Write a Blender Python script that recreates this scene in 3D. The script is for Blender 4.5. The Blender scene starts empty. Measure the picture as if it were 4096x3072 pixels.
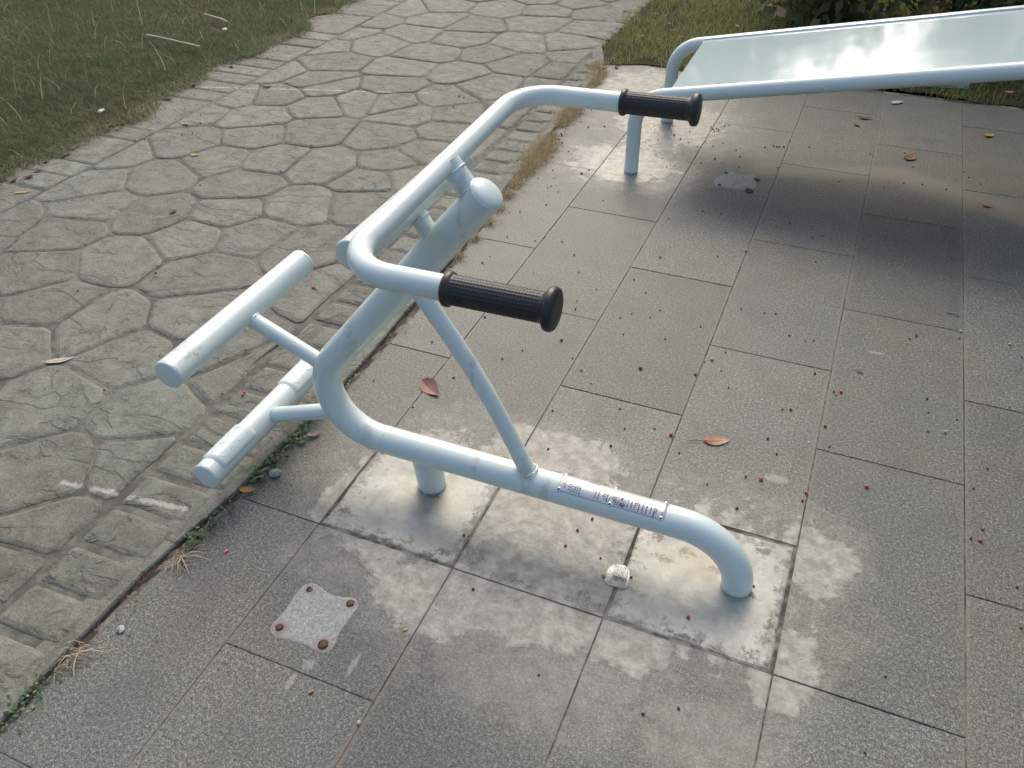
import bpy, bmesh, math, random
import numpy as np
from mathutils import Vector, Matrix

# ------------------------------------------------------------------ camera, sky, sun, exposure
S = bpy.context.scene
COL = S.collection
random.seed(7); rng = np.random.default_rng(7)
PITCH, ROLL, YAW, CAMH, FPX = 0.67424194, -0.01520315, 0.40414774, 1.69436964, 3344.83672
cam_d = bpy.data.cameras.new('camera'); cam = bpy.data.objects.new('camera', cam_d); COL.objects.link(cam)
_c, _s = math.cos(YAW), math.sin(YAW); _cp, _sp = math.cos(PITCH), math.sin(PITCH)
_r0 = Vector((_c, _s, 0)); _fw = Vector((-_s*_cp, _c*_cp, -_sp)); _u0 = Vector((-_s*_sp, _c*_sp, _cp))
_cr, _sr = math.cos(ROLL), math.sin(ROLL)
_rt = _r0*_cr + _u0*_sr; _up = -_r0*_sr + _u0*_cr
M = Matrix((( _rt.x,_up.x,-_fw.x,0),(_rt.y,_up.y,-_fw.y,0),(_rt.z,_up.z,-_fw.z,CAMH),(0,0,0,1)))
cam.matrix_world = M
cam_d.sensor_width = 36; cam_d.lens = 36*FPX/4096; cam_d.clip_start = .05; cam_d.clip_end = 600
S.camera = cam

SUN_EL, SUN_AZ = math.radians(46), math.radians(-14)      # azimuth from +Y towards +X
W = bpy.data.worlds.new('World'); S.world = W; W.use_nodes = True
nt = W.node_tree; nt.nodes.clear()
sky = nt.nodes.new('ShaderNodeTexSky'); sky.sky_type = 'NISHITA'; sky.sun_disc = False
sky.sun_elevation = SUN_EL; sky.sun_rotation = SUN_AZ; sky.air_density = 1.0; sky.dust_density = 6.0; sky.ozone_density = 0.8
bg = nt.nodes.new('ShaderNodeBackground'); bg.inputs['Strength'].default_value = 0.15
wo = nt.nodes.new('ShaderNodeOutputWorld')
nt.links.new(sky.outputs[0], bg.inputs[0]); nt.links.new(bg.outputs[0], wo.inputs[0])
sun_d = bpy.data.lights.new('sun', 'SUN'); sun_d.energy = 0.55; sun_d.angle = math.radians(32); sun_d.color = (.985, .985, .88)
sun = bpy.data.objects.new('sun', sun_d); COL.objects.link(sun)
_sd = Vector((math.sin(SUN_AZ)*math.cos(SUN_EL), math.cos(SUN_AZ)*math.cos(SUN_EL), math.sin(SUN_EL)))
sun.rotation_euler = _sd.to_track_quat('Z', 'Y').to_euler(); sun.location = _sd*20
S.view_settings.view_transform = 'Standard'; S.view_settings.look = 'None'
S.view_settings.gamma = 1; S.view_settings.use_curve_mapping = False
S.view_settings.exposure = 0.66

# ------------------------------------------------------------------ helpers
def tag(o, label=None, cat=None, group=None, kind=None):
    if label: o['label'] = label
    if cat: o['category'] = cat
    if group: o['group'] = group
    if kind: o['kind'] = kind
    return o
def empty(name, loc=(0,0,0)):
    o = bpy.data.objects.new(name, None); COL.objects.link(o); o.location = loc; o.empty_display_size = .05
    return o
def mesh_obj(name, verts, faces, mat=None, parent=None, smooth=False, mats=None, midx=None):
    me = bpy.data.meshes.new(name); me.from_pydata([tuple(v) for v in verts], [], [tuple(f) for f in faces])
    if mats:
        for m in mats: me.materials.append(m)
        if midx is not None: me.polygons.foreach_set('material_index', list(midx))
    elif mat: me.materials.append(mat)
    if smooth: me.polygons.foreach_set('use_smooth', [True]*len(me.polygons))
    me.update()
    o = bpy.data.objects.new(name, me); COL.objects.link(o)
    if parent:
        o.parent = parent
        if parent.parent is None and parent.type == 'EMPTY': o.matrix_parent_inverse = Matrix.Translation(-Vector(parent.location))
        else: o.matrix_parent_inverse = Matrix.Identity(4)
    return o
def fix_parent(o, parent):       # geometry is written in world coordinates; parts keep them whatever the parent's origin
    o.parent = parent
    w = Matrix.Identity(4); p = parent
    while p is not None:
        w = p.matrix_parent_inverse @ Matrix.Translation(p.location) @ w if p.parent else Matrix.Translation(p.location) @ w
        p = p.parent
    o.matrix_parent_inverse = w.inverted()

class MB:
    def __init__(s): s.v = []; s.f = []
    def add(s, v, f):
        b = len(s.v); s.v += [tuple(x) for x in v]; s.f += [tuple(i+b for i in q) for q in f]
    def obj(s, name, mat, parent=None, smooth=True):
        return mesh_obj(name, s.v, s.f, mat, parent, smooth)

def frames(pts):
    pts = [Vector(p) for p in pts]; T = []
    for i in range(len(pts)):
        a = pts[max(i-1,0)]; b = pts[min(i+1,len(pts)-1)]; T.append((b-a).normalized())
    n = T[0].orthogonal().normalized(); out = []
    for i,t in enumerate(T):
        if i: n = T[i-1].rotation_difference(t) @ n
        n = (n - t*n.dot(t)).normalized(); out.append((pts[i], t, n, t.cross(n)))
    return out
def sweep(mb, pts, radii, seg=32, cap0=None, cap1=None, sq=1.0):
    fr = frames(pts); b = len(mb.v)
    if isinstance(radii, (int,float)): radii = [radii]*len(pts)
    rings = []
    def ring(c, n, m, r):
        return [tuple(c + (n*math.cos(2*math.pi*k/seg) + m*math.sin(2*math.pi*k/seg))*r) for k in range(seg)]
    R = []
    def dome(c, t, n, m, r, d, kind):
        if kind == 'flat':  return [(c + t*(d*0.0015), r-.0015)], c + t*(d*.0018)
        if kind == 'weld':  return [(c + t*(d*.0025), r+.0006),(c+t*(d*.0055), r-.0005),(c+t*(d*.0075), r-.004),(c+t*(d*.0085), r*.55)], c+t*(d*.0095)
        if kind == 'dome':
            return [(c + t*(d*r*.42*math.sin(a)), r*math.cos(a)) for a in [math.pi/2*j/7 for j in range(1,7)]], c+t*(d*r*.42)
    tip0 = tip1 = None
    if cap0:
        l, tip0 = dome(*fr[0], radii[0], -1, cap0)
        for c, r in reversed(l): R.append(ring(c, fr[0][2], fr[0][3], r))
    for (c,t,n,m), r in zip(fr, radii): R.append(ring(c, n, m, r))
    if cap1:
        l, tip1 = dome(*fr[-1], radii[-1], 1, cap1)
        for c, r in l: R.append(ring(c, fr[-1][2], fr[-1][3], r))
    v = [p for q in R for p in q]; f = []
    for i in range(len(R)-1):
        for k in range(seg):
            k2 = (k+1) % seg; f.append((i*seg+k, i*seg+k2, (i+1)*seg+k2, (i+1)*seg+k))
    if tip0 is not None:
        v.append(tuple(tip0)); t = len(v)-1
        for k in range(seg): f.append((t, (k+1)%seg, k))
    if tip1 is not None:
        v.append(tuple(tip1)); t = len(v)-1; o = (len(R)-1)*seg
        for k in range(seg): f.append((t, o+k, o+(k+1)%seg))
    mb.add(v, f)
def fillet(pts, rads, n=14):
    P = [Vector(p) for p in pts]; out = [P[0]]
    for i in range(1, len(P)-1):
        a = (P[i-1]-P[i]).normalized(); b = (P[i+1]-P[i]).normalized(); r = rads[i-1]
        ang = a.angle(b); d = r/math.tan(ang/2); c = P[i] + (a+b).normalized()*(r/math.sin(ang/2))
        s = P[i]+a*d - c; e = P[i]+b*d - c; th = math.pi-ang
        ax = s.cross(e).normalized()
        for k in range(n+1): out.append(c + Matrix.Rotation(th*k/n, 3, ax) @ s)
    out.append(P[-1]); return out
def weld_bead(mb, c, t, r, n=36, w=.0032):       # lumpy ring of weld metal round a joint
    t = Vector(t).normalized(); u = t.orthogonal().normalized(); v = t.cross(u); pts = []
    for k in range(n+1):
        a = 2*math.pi*k/n; rr = r + random.uniform(-.0006,.0010); pts.append(Vector(c)+(u*math.cos(a)+v*math.sin(a))*rr + t*random.uniform(-.0012,.0012))
    pts[-1] = pts[0]
    sweep(mb, pts, [w*random.uniform(.8,1.3) for _ in pts], 8)

# ------------------------------------------------------------------ node helper
class NT:
    def __init__(s, name):
        s.m = bpy.data.materials.new(name); s.m.use_nodes = True; s.t = s.m.node_tree; s.t.nodes.clear()
        s.out = s.n('ShaderNodeOutputMaterial'); s.b = s.n('ShaderNodeBsdfPrincipled'); s.l(s.b.outputs[0], s.out.inputs[0])
        s._pos = None
    def n(s, k): return s.t.nodes.new(k)
    def l(s, a, b): s.t.links.new(a, b)
    def put(s, sock, v):
        if isinstance(v, bpy.types.NodeSocket): s.l(v, sock)
        elif isinstance(v, (tuple, list)) and len(v) == 3 and sock.type == 'RGBA': sock.default_value = (*v, 1)
        else: sock.default_value = v
    @property
    def pos(s):
        if s._pos is None: s._pos = s.n('ShaderNodeNewGeometry').outputs['Position']
        return s._pos
    def obj(s): return s.n('ShaderNodeTexCoord').outputs['Object']
    def rnd(s): return s.n('ShaderNodeObjectInfo').outputs['Random']
    def vm(s, op, a, b=None):
        x = s.n('ShaderNodeVectorMath'); x.operation = op; s.put(x.inputs[0], a)
        if b is not None: s.put(x.inputs[1], b)
        return x.outputs['Value'] if op in ('LENGTH','DOT_PRODUCT','DISTANCE') else x.outputs[0]
    def ma(s, op, a, b=None, c=None, clamp=False):
        x = s.n('ShaderNodeMath'); x.operation = op; x.use_clamp = clamp; s.put(x.inputs[0], a)
        if b is not None: s.put(x.inputs[1], b)
        if c is not None: s.put(x.inputs[2], c)
        return x.outputs[0]
    def noise(s, scale, detail=4, rough=.55, vec=None, dist=0, out='Fac'):
        x = s.n('ShaderNodeTexNoise'); s.l(vec if vec is not None else s.pos, x.inputs['Vector'])
        x.inputs['Scale'].default_value = scale; x.inputs['Detail'].default_value = detail; x.inputs['Roughness'].default_value = rough
        x.inputs['Distortion'].default_value = dist
        return x.outputs[out]
    def vor(s, scale, vec=None, feature='F1', out='Distance'):
        x = s.n('ShaderNodeTexVoronoi'); x.feature = feature; s.l(vec if vec is not None else s.pos, x.inputs['Vector']); x.inputs['Scale'].default_value = scale
        return x.outputs[out]
    def ramp(s, fac, *st):
        x = s.n('ShaderNodeValToRGB'); s.put(x.inputs[0], fac); e = x.color_ramp.elements
        while len(e) < len(st): e.new(.5)
        for el, (p, c) in zip(e, st):
            el.position = p; el.color = (c, c, c, 1) if isinstance(c, (int,float)) else (*c, 1)
        return x.outputs[0]
    def sm(s, v, a, b):      # smoothstep a..b -> 0..1
        x = s.n('ShaderNodeMapRange'); x.interpolation_type = 'SMOOTHSTEP'; s.put(x.inputs[0], v); x.inputs[1].default_value = a; x.inputs[2].default_value = b
        return x.outputs[0]
    def mix(s, fac, a, b, mode='MIX'):
        x = s.n('ShaderNodeMix'); x.data_type = 'RGBA'; x.blend_type = mode; s.put(x.inputs[0], fac); s.put(x.inputs[6], a); s.put(x.inputs[7], b)
        return x.outputs[2]
    def bump(s, h, dist, strength=1, normal=None):
        x = s.n('ShaderNodeBump'); x.inputs['Distance'].default_value = dist; x.inputs['Strength'].default_value = strength; s.put(x.inputs['Height'], h)
        if normal is not None: s.l(normal, x.inputs['Normal'])
        return x.outputs[0]
    def blobs(s, L, pos=None):
        r = None; pos = pos or s.pos
        for cx, cy, rx, ry in L:
            d = s.vm('MULTIPLY', s.vm('SUBTRACT', pos, (cx, cy, 0)), (1/rx, 1/ry, 0))
            v = s.ma('SUBTRACT', 1.0, s.vm('LENGTH', d)); r = v if r is None else s.ma('MAXIMUM', r, v)
        return r
    def line(s, a, b, w):    # 1 on the segment a-b, 0 at w from it
        ax, ay = a; bx, by = b; d = Vector((bx-ax, by-ay)); L = d.length; d /= L
        p = s.vm('SUBTRACT', s.pos, ((ax+bx)/2, (ay+by)/2, 0))
        al = s.ma('ABSOLUTE', s.vm('DOT_PRODUCT', p, (d.x, d.y, 0))); al = s.ma('MAXIMUM', s.ma('SUBTRACT', al, L/2), 0)
        ac = s.ma('ABSOLUTE', s.vm('DOT_PRODUCT', p, (-d.y, d.x, 0)))
        q = s.ma('SQRT', s.ma('ADD', s.ma('MULTIPLY', al, al), s.ma('MULTIPLY', ac, ac)))
        return s.ma('SUBTRACT', 1.0, s.ma('DIVIDE', q, w))
    def set(s, **k):
        nm = dict(color='Base Color', rough='Roughness', metal='Metallic', spec='Specular IOR Level', normal='Normal', coat='Coat Weight', coatr='Coat Roughness', trans='Transmission Weight', ior='IOR', alpha='Alpha', sss='Subsurface Weight')
        for a, v in k.items(): s.put(s.b.inputs[nm[a]], v)
        return s.m
def simple(name, col, rough=.6, var=.15, scale=60, **k):
    t = NT(name); f = t.noise(scale, 4); c = t.mix(f, tuple(x*(1-var) for x in col), tuple(min(1,x*(1+var)) for x in col))
    return t.set(color=c, rough=rough, **k)

# ------------------------------------------------------------------ materials
CEMENT = [(-.885,1.40,.33,.40),(-.5,1.42,.40,.36),(-.09,1.42,.38,.37),(-.70,1.10,.25,.17),(-.48,1.14,.30,.15),(-.24,1.15,.20,.11),(-1.07,1.30,.10,.20),(.13,1.22,.13,.20),(.16,1.58,.14,.2),(-.6,1.70,.34,.14),
          (-1.0,3.72,.42,.32),(-.9,4.3,.42,.55),(-1.15,4.75,.42,.5)]
def mat_slab():
    t = NT('grey_granite'); p = t.pos
    off = t.vm('ADD', p, t.n('ShaderNodeObjectInfo').outputs['Location'])
    g1 = t.noise(270, 3, .75); g2 = t.noise(120, 3, .65); g3 = t.vor(420, out='Color')
    sp = t.ma('ADD', t.ma('MULTIPLY', g1, .62), t.ma('MULTIPLY', g2, .38))
    gc = t.ramp(sp, (.37,(.020,.0225,.020)), (.455,(.070,.0745,.067)), (.535,(.131,.138,.123)), (.65,(.335,.345,.31)))
    big = t.noise(2.1, 5, .6); big2 = t.noise(7, 4, .6)
    tint = t.mix(t.sm(big, .35, .65), (.90,.96,.96), (1.03,1.0,.95)); gc = t.mix(1, gc, tint, 'MULTIPLY')
    rv = t.ma('ADD', t.ma('MULTIPLY', t.rnd(), .32), .84); gc = t.mix(1, gc, t.n('ShaderNodeCombineColor').outputs[0], 'MIX') if False else gc
    cc = t.n('ShaderNodeCombineXYZ'); [t.put(cc.inputs[i], rv) for i in range(3)]
    gc = t.mix(1, gc, cc.outputs[0], 'MULTIPLY')
    dirt = t.sm(big2, .42, .75); gc = t.mix(t.ma('MULTIPLY', dirt, .35), gc, (.058,.058,.052))
    # cement smears left by the masons round the footings
    n1 = t.noise(9, 9, .74, dist=.5); n2 = t.noise(34, 6, .74)
    f = t.ma('ADD', t.ma('ADD', t.blobs(CEMENT), t.ma('MULTIPLY', t.ma('SUBTRACT', n1, .5), 1.5)), t.ma('MULTIPLY', t.ma('SUBTRACT', n2, .5), .35))
    core = t.ma('MULTIPLY', t.sm(f, .20, .43), t.ma('ADD', .58, t.ma('MULTIPLY', t.sm(n2, .3, .62), .42)))
    fw = t.ma('ADD', t.blobs([(a,b_,c*1.3,d*1.3) for a,b_,c,d in CEMENT]+[(-.98,1.13,.22,.16),(.02,.98,.24,.16),(-.40,1.02,.42,.24)]), t.ma('ADD', t.ma('MULTIPLY', t.ma('SUBTRACT', n1, .5), 1.3), t.ma('MULTIPLY', t.ma('SUBTRACT', n2, .5), .9)))
    film = t.ma('MULTIPLY', t.sm(fw, .05, .60), .36)
    cm = t.ma('MAXIMUM', core, film)
    cement = t.ramp(t.noise(26, 6, .7), (.3,(.165,.162,.142)), (.45,(.265,.26,.23)), (.56,(.345,.338,.30)), (.72,(.45,.44,.39)))
    col = t.mix(t.ma('MULTIPLY', cm, .92), gc, cement)
    # dried mud band, bird-lime spots and a rust wash beside the joint
    mud = t.ma('MAXIMUM', t.line((-.35,3.90),(.26,4.07),.13), t.line((.26,4.05),(1.3,3.55),.16))
    mud = t.ma('MULTIPLY', t.sm(t.ma('ADD', mud, t.ma('MULTIPLY', t.ma('SUBTRACT', n1, .5), .5)),   .1, .8), .72)
    col = t.mix(mud, col, (.20,.185,.15))
    lime = t.sm(t.ma('ADD', t.blobs([(-.87,.825,.022,.022),(-.885,.775,.010,.035),(.245,2.56,.04,.012),(-.775,.86,.010,.05),(-.75,.80,.012,.015),(1.15,2.95,.09,.05),(.98,1.55,.06,.05),(.02,1.83,.05,.025)]), t.ma('MULTIPLY', t.ma('SUBTRACT', n2, .5), 1.6)), .15, .6)
    col = t.mix(t.ma('MULTIPLY', lime, .28), col, (.5,.5,.47))
    sx = t.n('ShaderNodeSeparateXYZ'); t.l(p, sx.inputs[0]); jd = t.ma('MULTIPLY', t.ma('ABSOLUTE', t.ma('SUBTRACT', t.ma('FRACT', t.ma('ADD', t.ma('DIVIDE', t.ma('ADD', sx.outputs[0], 1.485), .4), .5)), .5)), .4)
    jm = t.sm(t.ma('ADD', t.ma('SUBTRACT', 1, t.ma('DIVIDE', jd, .022)), t.ma('ADD', t.ma('MULTIPLY', t.ma('SUBTRACT', big2, .5), 1.6), t.ma('MULTIPLY', t.ma('SUBTRACT', n2, .5), .9))), .25, 1.0)
    col = t.mix(t.ma('MULTIPLY', jm, .38), col, (.175,.168,.142))
    rust = t.sm(t.ma('ADD', t.ma('MAXIMUM', t.line((-.685,.25),(-.685,.9),.022), t.line((-1.085,.3),(-1.085,.9),.012)), t.ma('MULTIPLY', t.ma('SUBTRACT', n2, .5), .9)), .2, .9)
    col = t.mix(t.ma('MULTIPLY', rust, .22), col, (.20,.155,.10))
    shine = t.sm(t.blobs([(-.85,3.85,.36,.55),(-.85,4.4,.36,.5)]), .0, .35)
    ro = t.mix(cm, t.ma('ADD', .44, t.ma('MULTIPLY', g2, .26)), t.ma('SUBTRACT', t.ma('ADD', .34, t.ma('MULTIPLY', n2, .3)), t.ma('MULTIPLY', shine, .31)))
    h = t.ma('ADD', t.ma('MULTIPLY', sp, 1.0), t.ma('MULTIPLY', cm, 1.4))
    return t.set(color=col, rough=ro, spec=.4, normal=t.bump(h, .0014, .7))
def mat_cement(name, mold=True):
    t = NT(name); n1 = t.noise(11, 7, .66, dist=.3); n2 = t.noise(60, 5, .7); n3 = t.noise(22, 8, .75)
    c = t.ramp(n1, (.3,(.215,.222,.196)), (.5,(.335,.342,.300)), (.68,(.465,.47,.42)))
    c = t.mix(t.ma('MULTIPLY', t.sm(n2, .42, .3), .5), c, (.16,.155,.14))
    if mold:
        o = t.obj(); a = t.vm('ABSOLUTE', o); sx = t.n('ShaderNodeSeparateXYZ'); t.l(a, sx.inputs[0])
        e = t.ma('MAXIMUM', sx.outputs[0], sx.outputs[1])
        mo = t.sm(t.ma('ADD', t.ma('MULTIPLY', e, 3.9), t.ma('MULTIPLY', t.ma('SUBTRACT', n3, .5), 2.0)), .60, .86)
        c = t.mix(t.ma('MULTIPLY', mo, .75), c, (.085,.087,.078))
        bl = t.sm(t.ma('ADD', t.ma('MULTIPLY', e, 2.2), t.ma('MULTIPLY', t.ma('SUBTRACT', t.noise(26, 8, .8), .5), 3.2)), .66, .82)
        c = t.mix(t.ma('MULTIPLY', bl, .8), c, (.035,.036,.032))
        wb = t.blobs([(-.23,1.50,.05,.06),(-.15,1.47,.07,.04),(-.07,1.44,.06,.035),(.04,1.55,.07,.05),(.09,1.33,.028,.12),(.06,1.235,.06,.035),(-.09,1.222,.16,.02),(-.20,1.43,.07,.03),(.03,1.40,.05,.03),(-1.045,1.265,.045,.04),(-.705,1.37,.022,.10),(-.735,1.235,.06,.03),(-.90,1.215,.12,.016),(-.84,1.41,.06,.03)])
        wm = t.sm(t.ma('ADD', t.ma('MULTIPLY', wb, .9), t.ma('MULTIPLY', t.ma('SUBTRACT', t.noise(48, 8, .82), .5), 3.0)), .55, .78); c = t.mix(t.ma('MULTIPLY', t.ma('MULTIPLY', wm, t.sm(wb, 0, .2)), .85), c, (.045,.047,.04))
        ye = t.sm(t.ma('ADD', t.blobs([(-.12,1.45,.16,.09),(-.86,1.40,.12,.08)]), t.ma('MULTIPLY', t.ma('SUBTRACT', n1, .5), .8)), .1, .7); c = t.mix(t.ma('MULTIPLY', ye, .35), c, (.42,.345,.23))
    return t.set(color=c, rough=t.ma('ADD', .3, t.ma('MULTIPLY', n2, .35)), spec=.5, normal=t.bump(t.ma('ADD', n3, t.ma('MULTIPLY', n2, .4)), .0022, .6))
def mat_stone():
    t = NT('stamped_concrete'); oi = t.n('ShaderNodeObjectInfo')
    sh = t.vm('ADD', t.pos, t.vm('MULTIPLY', oi.outputs['Location'], (3.7, 5.3, 0)))
    st = t.vm('MULTIPLY', sh, (1.0, 1.7, 1)); n = t.noise(3.6, 7, .56, st, .8)
    q = t.ma('MULTIPLY', n, 5.0); fl = t.ma('FLOOR', q); fr = t.ma('SUBTRACT', q, fl)
    ter = t.ma('ADD', fl, t.sm(fr, .78, 1.0)); step_shade = t.ma('MULTIPLY', t.sm(fr, .62, .82), t.sm(fr, 1.0, .90))
    fine = t.noise(70, 6, .72); mid = t.noise(13, 7, .68); mac = t.noise(1.3, 4, .6); gr = t.noise(260, 3, .7)
    c = t.ramp(mid, (.28,(.080,.084,.070)), (.5,(.148,.153,.130)), (.72,(.228,.232,.200)))
    c = t.mix(t.ma('MULTIPLY', t.sm(fine, .40, .68), .6), c, (.24,.232,.205))
    c = t.mix(t.ma('MULTIPLY', t.sm(gr, .54, .36), .55), c, (.050,.048,.042))
    c = t.mix(t.ma('MULTIPLY', step_shade, .30), c, (.085,.080,.070))  # darker at the relief steps: their shade is put into the colour
    c = t.mix(t.sm(mac, .35, .65), t.mix(1, c, (1.02,.99,.95), 'MULTIPLY'), t.mix(1, c, (.93,1.0,.98), 'MULTIPLY'))
    rv = t.ma('ADD', t.ma('MULTIPLY', oi.outputs['Random'], .26), .87); cc = t.n('ShaderNodeCombineXYZ'); [t.put(cc.inputs[i], rv) for i in range(3)]
    c = t.mix(1, c, cc.outputs[0], 'MULTIPLY')
    # chalky white drag marks
    ch = t.ma('MAXIMUM', t.line((-1.84,1.05),(-1.45,1.10),.017), t.ma('MAXIMUM', t.line((-3.6,3.84),(-2.3,4.22),.014), t.line((-2.33,1.46),(-2.28,1.53),.03)))
    ch = t.ma('MULTIPLY', t.sm(t.ma('ADD', ch, t.ma('MULTIPLY', t.ma('SUBTRACT', t.noise(45, 5, .7),   .5), 2.6)), .25, .95), .5)
    c = t.mix(ch, c, (.52,.51,.48))
    h = t.ma('ADD', t.ma('MULTIPLY', ter, .55), t.ma('ADD', t.ma('MULTIPLY', fine, .6), t.ma('MULTIPLY', mid, 1.1)))
    return t.set(color=c, rough=.72, spec=.35, normal=t.bump(h, .0085, .75))
def mat_groove(name, a, b, rough=.9):
    t = NT(name); n = t.noise(24, 6, .7); n2 = t.noise(3.1, 4, .6)
    c = t.mix(t.sm(t.ma('ADD', t.ma('MULTIPLY', n, .5), t.ma('MULTIPLY', n2, .5)), .42, .58), a, b)
    return t.set(color=c, rough=rough, normal=t.bump(t.noise(160, 4, .7), .002, .8))
def mat_paint():
    t = NT('pale_blue_paint'); o = t.pos
    n = t.noise(5, 4, .6); c = t.mix(n, (.60,.70,.675), (.645,.74,.71))
    wr = t.sm(t.noise(34, 6, .8), .66, .74); c = t.mix(t.ma('MULTIPLY', wr, .12), c, (.30,.28,.22))
    sm_ = t.sm(t.ma('ADD', t.vm('LENGTH', t.vm('MULTIPLY', t.vm('SUBTRACT', o, (-1.36,1.19,.52)), (16,13,16))), t.ma('MULTIPLY', t.noise(80, 5, .8), 2.6)), 2.0, 1.2)
    c = t.mix(t.ma('MULTIPLY', sm_, .6), c, (.16,.13,.08))
    ch = t.sm(t.noise(95, 3, .6), .735, .76); c = t.mix(t.ma('MULTIPLY', ch, .55), c, (.16,.15,.13))
    scf = t.sm(t.ma('ADD', t.blobs([(-.56,1.39,.045,.05),(-.505,1.385,.03,.05),(-.70,1.40,.02,.08),(-1.02,1.39,.05,.05)]), t.ma('MULTIPLY', t.ma('SUBTRACT', t.noise(60,6,.8), .5), 2.2)), .55, .8); c = t.mix(t.ma('MULTIPLY', scf, .35), c, (.33,.33,.29))
    sz = t.n('ShaderNodeSeparateXYZ'); t.l(o, sz.inputs[0]); low = t.sm(t.ma('ADD', t.ma('MULTIPLY', sz.outputs[2], -38), t.ma('MULTIPLY', t.noise(70,6,.75), 1.5)), .25, .75)
    c = t.mix(t.ma('MULTIPLY', low, .75), c, (.15,.13,.10))
    peel = t.noise(230, 2, .5); lump = t.noise(28, 3, .5)
    return t.set(color=c, rough=t.ma('ADD', .27, t.ma('MULTIPLY', n, .14)), spec=.5, coat=.35, coatr=.12, normal=t.bump(t.ma('ADD', t.ma('MULTIPLY', peel, .10), lump), .0012, .35))
def mat_grass(name, stops, rough=.55):
    t = NT(name); a = t.n('ShaderNodeAttribute'); a.attribute_name = 'tint'
    c = t.ramp(a.outputs['Fac'], *stops)
    t.set(color=c, rough=rough, spec=.3)
    tr = t.n('ShaderNodeBsdfTranslucent'); t.l(c, tr.inputs[0]); mx = t.n('ShaderNodeMixShader'); mx.inputs[0].default_value = .42
    t.l(t.b.outputs[0], mx.inputs[1]); t.l(tr.outputs[0], mx.inputs[2]); t.l(mx.outputs[0], t.out.inputs[0])
    return t.m

M_SLAB = mat_slab(); M_PAD = mat_cement('footing_concrete'); 
def mat_mortar():
    t = NT('scraped_mortar'); g = t.ma('ADD', t.ma('MULTIPLY', t.noise(300,3,.75), .6), t.ma('MULTIPLY', t.noise(110,4,.7), .4)); n = t.noise(32, 6, .7)
    c = t.ramp(g, (.36,(.12,.13,.128)), (.46,(.235,.25,.243)), (.55,(.325,.34,.328)), (.68,(.50,.51,.48)))
    c = t.mix(t.ma('MULTIPLY', t.sm(n, .5, .68), .5), c, (.20,.185,.155))
    ru = t.blobs([(-.985,1.004,.022,.022),(-.869,1.006,.026,.026),(-.990,.883,.040,.040),(-.867,.882,.034,.036),(-.83,.95,.025,.035),(-.372,3.64,.07,.05),(-.355,3.77,.05,.05)])
    ru = t.sm(t.ma('ADD', ru, t.ma('MULTIPLY', t.ma('SUBTRACT', t.noise(55,5,.75), .5), 1.3)), .25, .75)
    c = t.mix(t.ma('MULTIPLY', ru, .6), c, (.23,.125,.085))
    return t.set(color=c, rough=.7, normal=t.bump(t.ma('ADD', g, n), .002, .7))
M_MORTAR = mat_mortar()
M_STONE = mat_stone(); M_GROOVE = mat_groove('groove_concrete', (.066,.067,.057), (.142,.141,.120))
M_JOINT = mat_groove('joint_dirt', (.040,.039,.034), (.20,.188,.158)); M_SOIL = mat_groove('crack_soil', (.020,.017,.012), (.055,.045,.031))
M_PAINT = mat_paint()
def mat_rubber():
    t = NT('black_rubber'); return t.set(color=t.mix(t.noise(30,3), (.016,.017,.018), (.028,.029,.030)), rough=.42, spec=.5)
M_RUBBER = mat_rubber()
def mat_steel():
    t = NT('brushed_plate'); st = t.vm('MULTIPLY', t.pos, (1, 40, 40)); n = t.noise(30, 4, .6, st)
    return t.set(color=t.mix(n, (.62,.60,.61), (.78,.77,.78)), metal=.55, rough=.33)
M_STEEL = mat_steel()
M_RIVET = simple('rivet_metal', (.8,.8,.78), .22, .05, metal=.9); M_INK = simple('black_print', (.03,.03,.035), .5); M_REDINK = simple('red_print', (.42,.05,.04), .5)
M_HOLE = simple('rivet_hole', (.006,.006,.006), .8)
def mat_rust():
    t = NT('rusty_iron'); n = t.noise(180, 6, .75); return t.set(color=t.ramp(n, (.3,(.045,.024,.017)), (.5,(.11,.058,.040)), (.7,(.19,.11,.078))), rough=.85, normal=t.bump(n, .002, .9))
M_RUST = mat_rust()

def polyinset(P, d):
    n = len(P); out = []
    for i in range(n):
        a = Vector(P[i-1]); b = Vector(P[i]); c = Vector(P[(i+1)%n])
        e1 = (b-a).normalized(); e2 = (c-b).normalized(); n1 = Vector((-e1.y, e1.x)); n2 = Vector((-e2.y, e2.x))
        m = (n1+n2); m = m/ max(.35, m.length_squared/2) if m.length > 1e-6 else n1
        out.append((b.x+m.x*d, b.y+m.y*d))
    return out
def area(P): return .5*sum(P[i-1][0]*P[i][1]-P[i][0]*P[i-1][1] for i in range(len(P)))
def centroid(P): return (sum(p[0] for p in P)/len(P), sum(p[1] for p in P)/len(P))
def block(name, P, z, prof, mat, parent, tilt=(0,0)):
    """a low block with outline P, its profile given as (inset, dz) from the bottom up; origin at its centre"""
    if area(P) < 0: P = P[::-1]
    cx, cy = centroid(P); n = len(P); v = []; f = []
    for ins, dz in prof:
        for x, y in (polyinset(P, ins) if ins else P):
            v.append((x-cx, y-cy, dz + ((x-cx)*tilt[0]+(y-cy)*tilt[1] if dz > -.02 else 0)))
    for r in range(len(prof)-1):
        for i in range(n):
            j = (i+1)%n; f.append((r*n+i, r*n+j, (r+1)*n+j, (r+1)*n+i))
    k = (len(prof)-1)*n; f.append(tuple(range(k, k+n)))
    o = mesh_obj(name, v, f, mat); o.location = (cx, cy, z)
    if parent: fix_parent(o, parent)
    return o
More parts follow.
